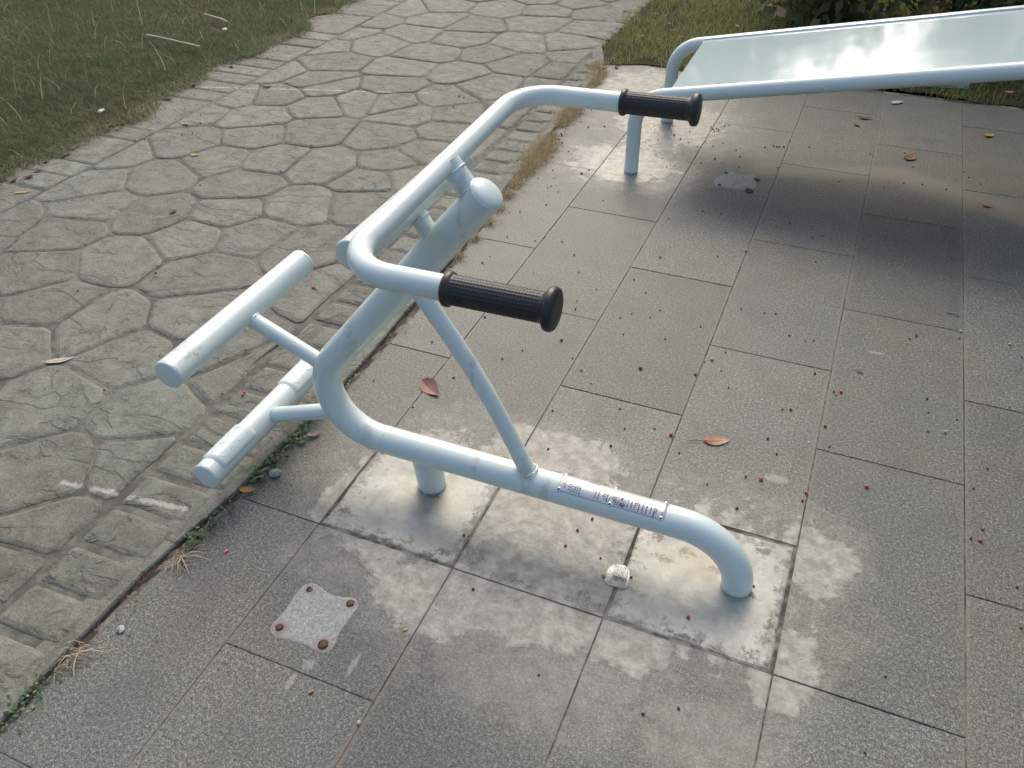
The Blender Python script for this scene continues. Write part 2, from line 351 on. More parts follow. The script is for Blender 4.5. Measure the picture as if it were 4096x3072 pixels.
def clip(P, nx, ny, d):          # keep nx*x+ny*y <= d
    out = []
    for i in range(len(P)):
        a = P[i-1]; b = P[i]; da = nx*a[0]+ny*a[1]-d; db = nx*b[0]+ny*b[1]-d
        if (da <= 0) != (db <= 0):
            t = da/(da-db); out.append((a[0]+(b[0]-a[0])*t, a[1]+(b[1]-a[1])*t))
        if db <= 0: out.append(b)
    return out
def hashn(x, y):
    v = math.sin(x*127.1+y*311.7)*43758.5453; return v-math.floor(v)

# layout tables, in metres on the ground
SEEDS= [(-3.131, 3.152), (-2.861, 3.344), (-2.61, 3.508), (-2.848, 3.032), (-2.6, 3.128), (-2.333, 3.152), (-2.563, 2.84), (-2.99, 2.765), (-3.222, 2.602), (-3.04, 2.414), (-2.742, 2.45), (-2.45, 2.587), (-2.196, 2.759), (-2.466, 2.345), (-2.219, 2.456), (-2.992, 2.183), (-2.616, 2.104), (-1.935, 2.431), (-2.779, 3.83), (-3.012, 3.566), (-3.324, 3.783), (-3.099, 3.895), (-3.026, 4.178), (-3.376, 3.502), (-3.349, 4.238), (-3.145, 4.505), (-2.921, 4.101), (-2.205, 2.122), (-2.847, 1.895), (-2.615, 1.72), (-2.335, 1.699), (-2.536, 1.485), (-2.047, 1.889), (-2.109, 1.586), (-2.166, 1.311), (-1.83, 1.379), (-1.83, 1.745), (-1.682, 1.671), (-1.904, 1.064), (-1.719, 1.181), (-1.733, 0.905), (-1.719, 0.752), (-2.626, 4.571), (-2.622, 4.884), (-2.253, 5.004), (-3.048, 4.937), (-2.577, 5.241), (-2.153, 5.269), (-2.296, 4.602), (-2.03, 4.889), (-2.555, 4.282), (-2.198, 4.209), (-2.035, 4.464), (-2.426, 4.029), (-2.625, 3.967), (-2.239, 3.885), (-2.013, 3.971), (-2.212, 3.592), (-1.974, 3.774), (-2.036, 3.325), (-1.944, 3.482), (-2.021, 3.086), (-1.879, 3.195), (-1.94, 2.892), (-3.358, 5.389), (-2.901, 5.556), (-2.606, 6.011), (-2.64, 5.528), (-3.281, 5.766), (-2.212, 5.767)]
BERRIES= [('red', -0.024, 1.989), ('red', 0.127, 2.109), ('red', 0.111, 1.803), ('red', 0.105, 1.769), ('red', -0.042, 2.553), ('yellow', -0.288, 3.085), ('yellow', 0.504, 2.794), ('yellow', 0.658, 2.772), ('yellow', -0.261, 2.317), ('yellow', 0.462, 2.215), ('orange', -0.294, 2.216), ('orange', -0.014, 1.809), ('orange', 0.263, 1.89), ('orange', 0.155, 2.295), ('brown', -0.107, 2.674), ('brown', -0.056, 1.804), ('brown', 0.344, 2.684), ('brown', 0.364, 2.712), ('brown', 0.02, 2.148), ('brown', 0.472, 3.327), ('brown', 0.066, 2.365), ('dark', 0.134, 2.29), ('dark', 0.141, 2.274), ('dark', 0.014, 2.54), ('dark', 0.041, 2.554), ('dark', -0.146, 2.662), ('dark', -0.227, 2.656), ('dark', -0.019, 3.1), ('dark', -0.385, 3.003), ('dark', 0.502, 2.75), ('dark', 0.408, 2.361), ('dark', 0.413, 2.293), ('dark', 0.415, 2.198), ('dark', 0.495, 2.289), ('dark', -0.004, 2.142), ('dark', -0.18, 2.188), ('dark', -0.219, 2.267), ('dark', -0.281, 2.293), ('dark', -0.227, 2.373), ('dark', -0.339, 2.493), ('dark', -0.254, 1.83), ('dark', 0.011, 1.931), ('dark', 0.15, 2.021), ('dark', -0.15, 1.734), ('dark', -0.056, 1.673), ('dark', 0.537, 1.993), ('dark', 0.575, 2.092), ('dark', 0.692, 2.71), ('dark', 0.644, 2.411), ('red', -0.436, 2.375), ('red', -1.02, 1.977), ('red', -1.19, 1.633), ('red', -1.073, 2.269), ('red', -1.339, 2.646), ('orange', -0.47, 2.182), ('orange', -0.295, 1.897), ('orange', -0.767, 2.236), ('dark', -0.916, 2.061), ('dark', -0.87, 2.13), ('dark', -0.697, 2.151), ('dark', -0.647, 2.097), ('dark', -0.597, 2.044), ('dark', -0.664, 1.87), ('dark', -0.472, 1.957), ('dark', -0.432, 1.873), ('dark', -0.348, 1.907), ('dark', -0.448, 1.784), ('dark', -0.615, 1.702), ('dark', -0.618, 2.442), ('dark', -0.578, 2.347), ('dark', -0.786, 2.437), ('dark', -0.799, 2.49), ('dark', -0.859, 2.686), ('dark', -0.919, 2.804), ('dark', -0.596, 2.911), ('dark', -0.579, 2.638), ('dark', -0.519, 2.483), ('dark', -0.498, 2.541), ('dark', -0.587, 2.484), ('dark', -1.238, 2.614), ('dark', -1.23, 2.672), ('dark', -1.179, 2.059), ('dark', -1.023, 1.907), ('dark', -1.077, 1.724), ('dark', -1.26, 1.796), ('dark', -0.758, 2.594), ('dark', -0.645, 2.711), ('red', -0.432, 1.437), ('red', -0.408, 1.489), ('red', -0.443, 1.375), ('red', -0.705, 1.309), ('red', -0.256, 1.342), ('yellow', -0.322, 1.319), ('dark', -0.346, 1.37), ('dark', -0.372, 0.999), ('dark', -0.129, 0.995), ('dark', -0.609, 1.158), ('red', 0.032, 1.428), ('red', -0.096, 1.276), ('orange', 0.551, 1.795), ('brown', 0.529, 1.795), ('brown', 0.557, 1.84), ('brown', 0.632, 1.668), ('brown', 0.635, 1.543), ('brown', -0.055, 1.675), ('dark', 0.348, 1.288), ('dark', 0.321, 1.087), ('dark', -0.061, 1.037), ('red', -0.693, 4.316), ('red', -0.677, 4.29), ('red', -0.661, 4.311), ('red', -0.649, 4.296), ('red', -0.665, 4.266), ('red', -0.847, 4.148), ('red', -0.591, 3.926), ('red', -0.526, 3.362), ('red', 0.222, 3.405), ('red', 0.184, 3.889), ('brown', -0.352, 4.188), ('brown', -0.334, 4.179), ('brown', -0.323, 4.188), ('brown', -0.303, 4.191), ('brown', 0.267, 3.968), ('brown', -0.285, 4.282), ('brown', -0.186, 4.234), ('brown', -0.388, 4.152), ('yellow', -0.288, 3.087), ('yellow', 0.445, 3.972), ('yellow', 0.117, 5.156), ('yellow', 0.256, 4.333), ('dark', -0.907, 4.055), ('dark', -0.804, 4.106), ('dark', -0.646, 3.245), ('dark', 0.101, 4.252), ('dark', -0.007, 3.882), ('dark', 0.345, 3.987), ('dark', 0.541, 4.141), ('dark', 0.59, 4.084), ('dark', 0.519, 4.196), ('dark', -0.594, 4.129), ('dark', -0.515, 4.07), ('dark', -0.484, 3.995), ('dark', -0.466, 3.876), ('dark', -0.631, 4.074), ('dark', -0.755, 4.083), ('dark', -0.445, 3.365), ('dark', -0.019, 3.327), ('dark', -0.055, 3.293), ('dark', -0.159, 3.383), ('dark', -0.594, 2.909), ('dark', -0.632, 4.364), ('dark', -0.608, 4.373), ('dark', -0.783, 4.221), ('dark', -0.702, 4.042), ('dark', -0.677, 4.12), ('dark', -0.831, 3.84), ('dark', -0.784, 3.754), ('dark', -0.644, 3.859), ('dark', -0.632, 3.731), ('dark', 0.299, 4.171), ('dark', -0.293, 3.933), ('red', -1.117, 3.583), ('red', -1.426, 3.949), ('red', -1.411, 3.926), ('red', -1.392, 3.951), ('red', -1.381, 3.933), ('red', -1.376, 3.873), ('red', -2.108, 4.229), ('red', -0.844, 4.142), ('red', -1.349, 3.846), ('red', -1.379, 3.835), ('orange', -1.138, 3.533), ('orange', -2.068, 4.075), ('brown', -1.214, 4.126), ('brown', -1.291, 4.087), ('brown', -1.99, 4.234), ('brown', -2.075, 4.223), ('brown', -1.894, 4.798), ('brown', -2.008, 5.305), ('dark', -1.373, 4.095), ('dark', -1.546, 4.198), ('dark', -2.068, 3.582), ('dark', -1.283, 3.756), ('dark', -1.279, 3.52), ('dark', -1.311, 3.415), ('dark', -1.242, 3.441), ('dark', -1.176, 3.315), ('dark', -1.18, 3.174), ('dark', -1.303, 3.05), ('dark', -1.264, 3.073), ('dark', -1.108, 2.855), ('dark', -1.083, 2.9), ('dark', -1.227, 2.844), ('dark', -1.002, 2.889), ('dark', -1.352, 4.15), ('dark', -1.352, 4.322), ('dark', -1.461, 3.836), ('dark', -1.234, 3.337), ('dark', -1.226, 3.357), ('dark', -0.959, 3.306), ('dark', -1.415, 3.705), ('dark', -1.896, 4.662), ('dark', -1.503, 3.713), ('dark', -1.731, 3.799), ('red', -1.666, 1.543), ('red', -2.031, 1.416), ('orange', -2.383, 2.058), ('orange', -1.606, 1.577), ('orange', -1.601, 1.562), ('orange', -1.746, 2.19), ('brown', -2.57, 1.845), ('brown', -1.732, 2.185), ('brown', -1.741, 1.766), ('dark', -3.357, 3.094), ('dark', -3.45, 3.519), ('dark', -3.181, 3.251), ('dark', -3.214, 3.209), ('dark', -3.082, 3.54), ('dark', -3.123, 3.837), ('dark', -3.43, 3.798), ('dark', -3.479, 4.158), ('dark', -3.264, 4.332), ('dark', -3.547, 4.698), ('dark', -3.578, 4.581), ('dark', -2.732, 2.756), ('dark', -3.312, 3.477), ('dark', -2.882, 3.449), ('dark', -3.545, 4.422), ('orange', -2.503, 3.329), ('orange', -3.232, 3.379)]
# ------------------------------------------------------------------ the ground, lawns, path and paving
EDGE = [(-1.40,-2.5),(-1.40,.2),(-1.392,.55),(-1.38,.86),(-1.345,1.16),(-1.327,1.6),(-1.318,2.0),(-1.326,2.3),(-1.345,2.66),(-1.39,3.3),(-1.44,4.1),(-1.48,5.0),(-1.62,5.4),(-1.72,6.2),(-1.78,7.5),(-1.8,12)]
def edge_x(y):
    for (x0,y0),(x1,y1) in zip(EDGE, EDGE[1:]):
        if y0 <= y <= y1: return x0+(x1-x0)*(y-y0)/(y1-y0)
    return -1.8
def mat_earth():
    t = NT('lawn_earth'); n = t.noise(9, 7, .7); n2 = t.noise(60, 5, .7); n3 = t.noise(1.6, 4, .6)
    c = t.ramp(t.ma('ADD', t.ma('MULTIPLY', n, .6), t.ma('MULTIPLY', n2, .4)), (.35,(.022,.020,.013)), (.5,(.050,.046,.026)), (.62,(.085,.072,.042)))
    c = t.mix(t.ma('MULTIPLY', t.sm(n3, .4, .65), .6), c, (.035,.048,.018))
    return t.set(color=c, rough=.95, spec=.1, normal=t.bump(n2, .012, .8))
M_EARTH = mat_earth()
g = mesh_obj('ground', [(-220,-220,-.045),(220,-220,-.045),(220,220,-.045),(-220,220,-.045)], [(0,1,2,3)], M_EARTH); tag(g, kind='structure')

path = empty('stone_path'); tag(path, kind='structure')
def strip(name, xl, xr, y0, y1, z, mat, parent, n=60):
    v = []; f = []
    for i in range(n+1):
        y = y0+(y1-y0)*i/n; v += [(xl(y), y, z), (xr(y), y, z)]
    for i in range(n): f.append((2*i, 2*i+1, 2*i+3, 2*i+2))
    return mesh_obj(name, v, f, mat, parent)
PZ = .012
strip('path_bed', lambda y: -3.70 if y > 3 else -3.64, lambda y: edge_x(y)-.034, -2.5, 12, PZ-.0064, M_GROOVE, path)
v = []; f = []   # concrete kerb face and margin running along the paving
ny = 90
for i in range(ny+1):
    y = -2.5+14.5*i/ny; e = edge_x(y)-.019+.006*math.sin(y*5.1)+.004*math.sin(y*17)+random.uniform(-.003,.003)
    v += [(e-.075, y, PZ-.0050), (e-.004, y, PZ-.0015), (e, y, PZ-.006), (e+.002, y, -.06)]
for i in range(ny):
    for k in range(3): a = 4*i+k; f.append((a, a+1, a+5, a+4))
mesh_obj('path_margin', v, f, M_STONE, path)
XL, XR = -3.38, -1.655
seeds = list(SEEDS)
random.seed(3)
cand = [(random.uniform(XL,XR), random.uniform(-1.2,11)) for _ in range(9000)]
for c in cand:
    if all((c[0]-s[0])**2+(c[1]-s[1])**2 > .29**2 for s in seeds): seeds.append(c)
seeds = [s for s in seeds if XL-.05 < s[0] < XR+.12]
S_PROF = [(0,-.03),(.0005,-.0058),(.0055,-.0030),(.015,0)]
def wavy(P, amp, step):
    out = []
    for i in range(len(P)):
        a = P[i-1]; b = P[i]; L = math.hypot(b[0]-a[0], b[1]-a[1]); k = max(1, min(4, int(L/step)))
        nx, ny = -(b[1]-a[1])/(L+1e-9), (b[0]-a[0])/(L+1e-9)
        for j in range(k):
            t = j/k; w = 0
            if j: w = amp*(random.random()*2-1)
            out.append((a[0]+(b[0]-a[0])*t+nx*w, a[1]+(b[1]-a[1])*t+ny*w))
    return out
def round_corners(P, r):
    out = []
    for i in range(len(P)):
        a = Vector(P[i-1]); b = Vector(P[i]); c = Vector(P[(i+1)%len(P)])
        d = min(r, (a-b).length*.3, (c-b).length*.3)
        out += [tuple(b+(a-b).normalized()*d), tuple(b+(c-b).normalized()*d)]
    return out
nst = 0
for s in seeds:
    P = [(XL,-1.4),(XR,-1.4),(XR,11.3),(XL,11.3)]
    for q in seeds:
        if q is s: continue
        dx, dy = q[0]-s[0], q[1]-s[1]; d2 = dx*dx+dy*dy
        if d2 > 1.2: continue
        P = clip(P, dx, dy, dx*(s[0]+q[0])/2+dy*(s[1]+q[1])/2)
        if len(P) < 3: break
    P = [p for i,p in enumerate(P) if math.hypot(p[0]-P[i-1][0], p[1]-P[i-1][1]) > .025]
    if len(P) < 3 or abs(area(P)) < .006: continue
    if area(P) < 0: P = P[::-1]
    P = polyinset(P, .0055); P = wavy(round_corners(P, .022), .005, .07)
    block('flagstone', P, PZ+random.uniform(-.0015,.0015), S_PROF, M_STONE, path, (random.uniform(-.006,.006), random.uniform(-.006,.006))); nst += 1
def brick_row(x0, x1, y0, y1, step, gap, runs=(1,)):
    y = y0
    while y < y1:
        pitch = step*random.choice(runs)
        ex = (edge_x(y+pitch/2)-.052 if x1 is None else x1(y))
        a = x0(y) if callable(x0) else x0
        P = [(a,y+gap/2),(ex,y+gap/2+.004),(ex,y+pitch-gap/2+.004),(a,y+pitch-gap/2)]
        P = wavy(round_corners(P, .009), .003, .06)
        block('edge_brick', P, PZ+random.uniform(-.0015,.001), S_PROF, M_STONE, path, (random.uniform(-.006,.006), random.uniform(-.008,.008)))
        y += pitch*random.uniform(.96,1.04)
brick_row(XR+.02, None, -1.0, 9.5, .137, .018)
brick_row(lambda y: -3.80, lambda y: XL-.006, .5, 9.5, .15, .006, (1,1,2,3))

paving = empty('slab_paving'); tag(paving, kind='structure')
v = []; f = []; n = 60
for i in range(n+1):
    y = -2.5+7.7*i/n; v += [(edge_x(y)-.012, y, -.0022), (5.2, y, -.0022)]
for i in range(n): f.append((2*i, 2*i+1, 2*i+3, 2*i+2))
mesh_obj('joint_bed', v, f, M_JOINT, paving)
G = .0016
SL_PROF = [(0,-.035),(0,-.0010),(.0009,-.0002),(.002,0)]
random.seed(11)
def far_y(x): return 5.16+.03*math.sin(x*3.1)
for k in range(0, 16):
    x0 = -1.485+.4*k; x1 = x0+.4; y = -2.8 + (.4 if k%2 == 1 else 0)
    while y < 5.1:
        y0, y1 = y, min(y+.8, 5.15); y += .8
        if y1 < -1.2: continue
        if k in (1,3) and y0 < 1.3 < y1: y1 = 1.2
        if k == 1 and y1 > 3.9 and y0 < 4.0: pass
        a, b = y0+G, y1-G
        if k == 0: P = [(edge_x(a)+.004,a),(x1-G,a),(x1-G,b)] + [(edge_x(b-(b-a)*t)+.004+random.uniform(-.003,.004), b-(b-a)*t) for t in (0,.25,.5,.75)]
        else: P = [(x0+G,a),(x1-G,a),(x1-G,b),(x0+G,b)]
        block('slab', P, random.uniform(-.0007,.0007), SL_PROF, M_SLAB, paving, (random.uniform(-.0012,.0012), random.uniform(-.0010,.0010)))
def footing(x0, x1, y0, y1, z=.0008):
    P = wavy([(x0,y0),(x1,y0),(x1,y1),(x0,y1)], .0035, .06)
    return block('concrete_footing', P, z, [(0,-.05),(0,-.004),(.006,-.0012),(.016,0)], M_PAD, paving)
footing(-1.081,-.689,1.2045,1.5955); footing(-.281,.111,1.2045,1.5955)

# ------------------------------------------------------------------ the stretching machine
mach = empty('stretching_machine', (-.5,1.41,0))
tag(mach, 'pale blue tubular stretching machine with black grips bolted to the grey slabs', 'exercise machine')
YP = 1.413; R = .0385
def part(mb, name, mat=M_PAINT, parent=mach, smooth=True, keep=True):
    o = mb.obj(name, mat, None, smooth); fix_parent(o, parent); return o
mb = MB()
foot = (-.008, YP, -.02)
upd = Vector((.341,0,.407)).normalized()
pts = [foot, (-.008,YP,.165), (-1.308,YP,.160), (-.655,YP,.940)]
pts = fillet(pts, [.158, .148], 22)
# long bends: fine steps on the straight runs as well
sweep(mb, pts, R, 40, None, None)
weld_bead(mb, (-.975,YP,.1604), (1,0,0), R-.0002, 40, .0016)
main = part(mb, 'frame_tube')
mb = MB(); e = Vector((-.655,YP,.940)); sweep(mb, [e-upd*.004, e, e+upd*.002], [R+.0002, R+.0012, R+.0006], 40, None, 'dome'); weld_bead(mb, e+upd*.0025, upd, R-.0004, 40, .0016); part(mb, 'end_cap')
mb = MB(); sweep(mb, [(-.867,1.447,-.02),(-.867,1.424,.145)], .0395, 36); post = part(mb, 'support_leg')
# slanting brace, slightly bowed
mb = MB(); a = Vector((-.852,YP,.700)); b = Vector((-.556,YP,.172)); q = []
for i in range(15):
    t = i/14; q.append(a.lerp(b,t) + Vector((.87,0,.49))*.020*math.sin(math.pi*t))
sweep(mb, q, .0212, 28); weld_bead(mb, (-.5615,YP,.1985), (-.45,0,1), .0228, w=.003); part(mb, 'brace')

def tread(x, z, ang0, ang1, y0, y1, r, parent):
    """raised anti-slip sleeve lying over the top of a foot bar, with lens-shaped studs"""
    nu, nv = 15, 20; v = []; f = []
    for i in range(nv+1):
        for k in range(nu+1):
            y = y0+(y1-y0)*i/nv; a = ang0+(ang1-ang0)*k/nu; ed = min(i, nv-i, k, nu-k)
            # rounded corners
            rr = r + (.0052 if ed > 0 else .0005); yy = y
            if k in (0, nu): yy = y0+.014+(y1-y0-.028)*i/nv
            v.append((x+math.cos(a)*rr, yy, z+math.sin(a)*rr))
    for i in range(nv):
        for k in range(nu): p = i*(nu+1)+k; f.append((p, p+1, p+nu+2, p+nu+1))
    mb = MB(); mb.add(v, f); o = mb.obj('tread_plate', M_PAINT, None, True); fix_parent(o, parent)
    mb = MB(); j = 0
    for i in range(4):
        for k in range(2):
            y = y0+.022+(y1-y0-.044)*i/3; a = ang0+(ang1-ang0)*(.3+.32*k); c = Vector((x+math.cos(a)*(r+.0052), y, z+math.sin(a)*(r+.0052)))
            nrm = Vector((math.cos(a),0,math.sin(a))); tg = Vector((-math.sin(a),0,math.cos(a))); d = (tg*.7+Vector((0,1 if (i+k)%2 else -1,0))*.7).normalized(); w = nrm.cross(d)
            ln, wd, h = .011, .0028, .0014; vv = [tuple(c-d*ln), tuple(c+d*ln), tuple(c-w*wd), tuple(c+w*wd), tuple(c+nrm*h)]
            mb.add(vv, [(0,2,4),(2,1,4),(1,3,4),(3,0,4)])
    o = mb.obj('tread_studs', M_PAINT, None, False); fix_parent(o, parent); return o
def bar(name, a, b, r, cap='weld'):
    mb = MB(); a = Vector(a); b = Vector(b); sweep(mb, [a, a.lerp(b,.5), b], r, 36, cap, cap)
    d = (b-a).normalized(); weld_bead(mb, a+d*.001, d, r-.001, 40, .0016); weld_bead(mb, b-d*.001, d, r-.001, 40, .0016)
    return part(mb, name)
def stub(a, b, r=.0212, w0=None, w1=None):
    mb = MB(); a = Vector(a); b = Vector(b); sweep(mb, [a, b], r, 28); d = (b-a).normalized(); L = (b-a).length
    for w in (w0, w1):
        if w is not None: weld_bead(mb, a+d*w, d, r, 36, .0022)
    return part(mb, 'connecting_tube')
T1 = (-1.368, .482); T2 = (-1.374, .126)
bar('foot_bar', (T1[0],1.128,T1[1]), (T1[0]+.004,1.678,T1[1]+.004), .0375)
t2 = bar('foot_bar', (T2[0],1.143,T2[1]), (T2[0],1.683,T2[1]), .0385)
stub((T1[0],YP-.005,T1[1]), (-1.10,YP,.358), w0=.039, w1=.258)
stub((T2[0],YP-.005,T2[1]), (-1.12,YP,.222), .0225, w0=.040)
A0, A1 = math.radians(18), math.radians(150)
tread(T2[0], T2[1], A0, A1, 1.172, 1.318, .0385, t2); tread(T2[0], T2[1], A0, A1, 1.512, 1.654, .0385, t2)
B2 = (-.834, .890)
bar('cross_bar', (B2[0],1.178,B2[1]), (B2[0],1.652,B2[1]), .0335)
stub((B2[0],YP,B2[1]), (-.775,YP,.80), w0=.037)

# handlebar
HX, HZ = -.742, 1.003; YN, YF = 1.003, 1.812; RH = .0222
hb_pts = fillet([(-.365,YN,.988),(HX,YN+.002,.978),(HX,YF,1.006),(-.333,YF,1.017)], [.098,.098], 18)
mb = MB(); sweep(mb, hb_pts, RH, 36); hb = part(mb, 'handlebar')
stub((HX+.004,YP+.004,.996), (-.672,YP,.915), .024, w0=.022, w1=.066)
def grip(a, b):
    a = Vector(a); b = Vector(b); d = (b-a).normalized(); L = (b-a).length; u = Vector((0,1,0)); w = d.cross(u).normalized(); u = w.cross(d)
    prof = [(-.002,.0225),(-.003,.0268),(-.001,.0288),(.003,.0292),(.007,.0285),(.009,.0262),(.0105,.0250)]
    end = [(L-.014,.0250),(L-.011,.0258),(L-.008,.0300),(L-.005,.0345),(L-.001,.0358),(L+.004,.0352),(L+.0075,.0330),(L+.0088,.0300),(L+.0092,.015)]
    seg = 96; v = []; f = []; rows = []
    for s, r in prof: rows.append([(s, r)]*seg)
    NR = 230
    for i in range(NR+1):
        s = .012+(L-.028)*i/NR; row = []
        for k in range(seg):
            ph = i/NR*26*math.pi; th = 2*math.pi*k/seg*12
            hgt = math.cos(ph+th)*math.cos(ph-th)
            row.append((s, .0243+.0012*max(-.4, min(.6, hgt*1.5))))
        rows.append(row)
    for s, r in end: rows.append([(s, r)]*seg)
    for row in rows:
        for k,(s,r) in enumerate(row):
            an = 2*math.pi*k/seg; v.append(tuple(a+d*s+(u*math.cos(an)+w*math.sin(an))*r))
    for i in range(len(rows)-1):
        for k in range(seg): k2 = (k+1)%seg; f.append((i*seg+k, i*seg+k2, (i+1)*seg+k2, (i+1)*seg+k))
    v.append(tuple(a+d*(L+.0090))); t = len(v)-1; o = (len(rows)-1)*seg
    for k in range(seg): f.append((t, o+k, o+(k+1)%seg))
    ob = mesh_obj('grip', v, f, M_RUBBER, None, True); fix_parent(ob, hb); return ob
grip((-.538,YN,.984), (-.362,YN,.9883)); grip((-.494,YF,1.0132), (-.330,YF,1.0175))

# information plate riveted over the base tube
PX0, PX1 = -.474, -.203; TH0, TH1 = math.radians(40), math.radians(143); ZC = .1636
def on_plate(x, th, h=0):
    r = R+.0011+h; return (x, YP-math.cos(th)*r, ZC+math.sin(th)*r)
v = []; f = []; nu, nv = 30, 18
for sh in (0, -.0009):
    for i in range(nu+1):
        for k in range(nv+1):
            th = TH0+(TH1-TH0)*k/nv; x = PX0+(PX1-PX0)*i/nu; cr = .010
            da = min(th-TH0, TH1-th)*R
            if da < cr:
                ins = cr-math.sqrt(max(0, cr*cr-(cr-da)**2)); x = PX0+ins+(PX1-PX0-2*ins)*i/nu
            v.append(on_plate(x, th, sh))
n1 = (nu+1)*(nv+1)
for i in range(nu):
    for k in range(nv): p = i*(nv+1)+k; f.append((p, p+nv+1, p+nv+2, p+1)); f.append((n1+p, n1+p+1, n1+p+nv+2, n1+p+nv+1))
rim = [i*(nv+1) for i in range(nu+1)] + [nu*(nv+1)+k for k in range(1,nv+1)] + [i*(nv+1)+nv for i in range(nu-1,-1,-1)] + [k for k in range(nv-1,0,-1)]
for i in range(len(rim)): a, b = rim[i], rim[(i+1)%len(rim)]; f.append((a, n1+a, n1+b, b))
plate = mesh_obj('information_plate', v, f, M_STEEL, None, True); fix_parent(plate, mach)
plate['label'] = 'silvery instruction plate riveted over the base tube'
def pq(mb, x0, x1, t0, t1, h=.0004):
    m = max(1, int((t1-t0)/.12)); vv = []; ff = []
    for i in range(m+1): th = t0+(t1-t0)*i/m; vv += [on_plate(x0, th, h), on_plate(x1, th, h)]
    for i in range(m): ff.append((2*i, 2*i+1, 2*i+3, 2*i+2))
    mb.add(vv, ff)
def px(s): return PX0 + (s-2246)/(2659-2246)*(PX1-PX0)
random.seed(21)
ink = MB()
def glyph(x, th, w, hgt):        # a tiny many-stroke character, read along the girth of the tube
    for j in range(random.choice((2,3,3))):
        o = -hgt/2+hgt*(j+.5)/3; pq(ink, x-w/2*random.uniform(.7,1), x+w/2*random.uniform(.7,1), th+o/R-.010, th+o/R+.010)
    if random.random() < .75: pq(ink, x-w*.08, x+w*.10, th-hgt/2/R, th+hgt/2/R)
    if random.random() < .5: pq(ink, x-w*.45, x-w*.3, th-hgt/2/R, th+hgt/2/R)
def column(s, top, bot, nch, w=.0039):
    for i in range(nch):
        th = math.radians(top+(bot-top)*(i+.5)/nch); glyph(px(s), th, w, abs(math.radians(top-bot))/nch*R*.62)
for s, a, b, n_ in [(2257,96,76,2),(2264,97,70,3),(2270,95,56,4),(2287,92,50,4),(2294,94,48,4),(2303,96,47,5),(2312,94,47,5),(2321,92,46,5),(2330,88,46,6),(2391,82,48,5),(2404,84,46,5),(2421,80,62,2),(2428,80,54,3),(2437,82,48,6),
                   (2452,82,64,2),(2459,83,62,3),(2464,80,56,5),(2470,84,47,7),(2478,86,47,7),
                   (2517,86,50,6),(2531,82,48,6),(2544,84,46,5),(2551,84,66,3),(2559,82,46,6),(2574,80,45,6),(2588,78,46,6),(2604,76,50,5),(2617,80,42,8),(2624,76,58,4)]:
    column(s, a, b, n_)
for s in (2446, 2484): pq(ink, px(s)-.0004, px(s)+.0004, math.radians(45), math.radians(84))
for t0 in (47, 67):               # two dark caption boxes
    for w_ in (-.0022, .0018): pq(ink, px(2491)+w_, px(2491)+w_+.0011, math.radians(t0), math.radians(t0+15))
    for j in range(5): pq(ink, px(2491)-.0022, px(2491)+.0026, math.radians(t0+3*j), math.radians(t0+3*j+1.6))
def ringmark(s, thd, rad, w=.0009):
    n_ = 24; vv = []; ff = []
    for k in range(n_):
        for r_ in (rad-w, rad):
            a = 2*math.pi*k/n_; vv.append(on_plate(px(s)+math.cos(a)*r_, math.radians(thd)+math.sin(a)*r_/R, .0005))
    for k in range(n_): a = 2*k; b = 2*((k+1)%n_); ff.append((a, a+1, b+1, b))
    ink.add(vv, ff)
ringmark(2501, 53, .0052); ringmark(2501, 72, .0052)
for i in range(-3,4): pq(ink, px(2501)-.0008+i*.0010, px(2501)+.0006+i*.0010, math.radians(53+i*1.4-1.5), math.radians(53+i*1.4+1.5))
for i in range(-2,3): pq(ink, px(2501)-.0014, px(2501)+.0012+i*.0004, math.radians(53-i*2.2-1), math.radians(53-i*2.2+1))
for i in range(3): pq(ink, px(2501)-.002+i*.0016, px(2501)-.0012+i*.0016, math.radians(70), math.radians(74))
# hand-sized figures "45" with a degree sign near the end of the plate
for (x0,x1,t0,t1) in [(-.002,.002,66,67.2),(-.002,-.0014,62,67),(-.002,.0022,61,62.2),(.0012,.002,57,62),(-.002,.002,57,58),(-.002,-.0012,54,58),(-.0005,.0015,49.5,51.8)]:
    pq(ink, px(2646)+x0, px(2646)+x1, math.radians(t0), math.radians(t1))
o = ink.obj('printed_text', M_INK, None, False); fix_parent(o, plate)
ink = MB()
for i in range(9): pq(ink, px(2356)+i*.0028, px(2356)+i*.0028+.0021, math.radians(110+2*math.sin(i*2.1)), math.radians(117+2*math.sin(i*1.7)))
pq(ink, px(2358), px(2380), math.radians(94), math.radians(95.4)); pq(ink, px(2364), px(2374), math.radians(92.8), math.radians(94))
o = ink.obj('red_emblem', M_REDINK, None, False); fix_parent(o, plate)
for s in (2252, 2455, 2646):
    for thd in (45.5, 137):
        if s == 2455 and thd < 90: thd = 44
        c = Vector(on_plate(px(s if s != 2455 else 2452), math.radians(thd))); nrm = (c-Vector((c.x,YP,ZC))).normalized()
        mb = MB(); sweep(mb, [c-nrm*.001, c+nrm*.0004], .0058, 20); sweep(mb, [c+nrm*.0004, c+nrm*.0017, c+nrm*.0024, c+nrm*.0020], [.0058,.0052,.0034,.0027], 20)
        o = mb.obj('rivet', M_RIVET, None, True); fix_parent(o, plate)
        mb = MB(); sweep(mb, [c+nrm*.0012, c+nrm*.0021], [.0027,.0026], 14, None, 'flat'); h = mb.obj('rivet_pin', M_HOLE, None, True); fix_parent(h, plate)

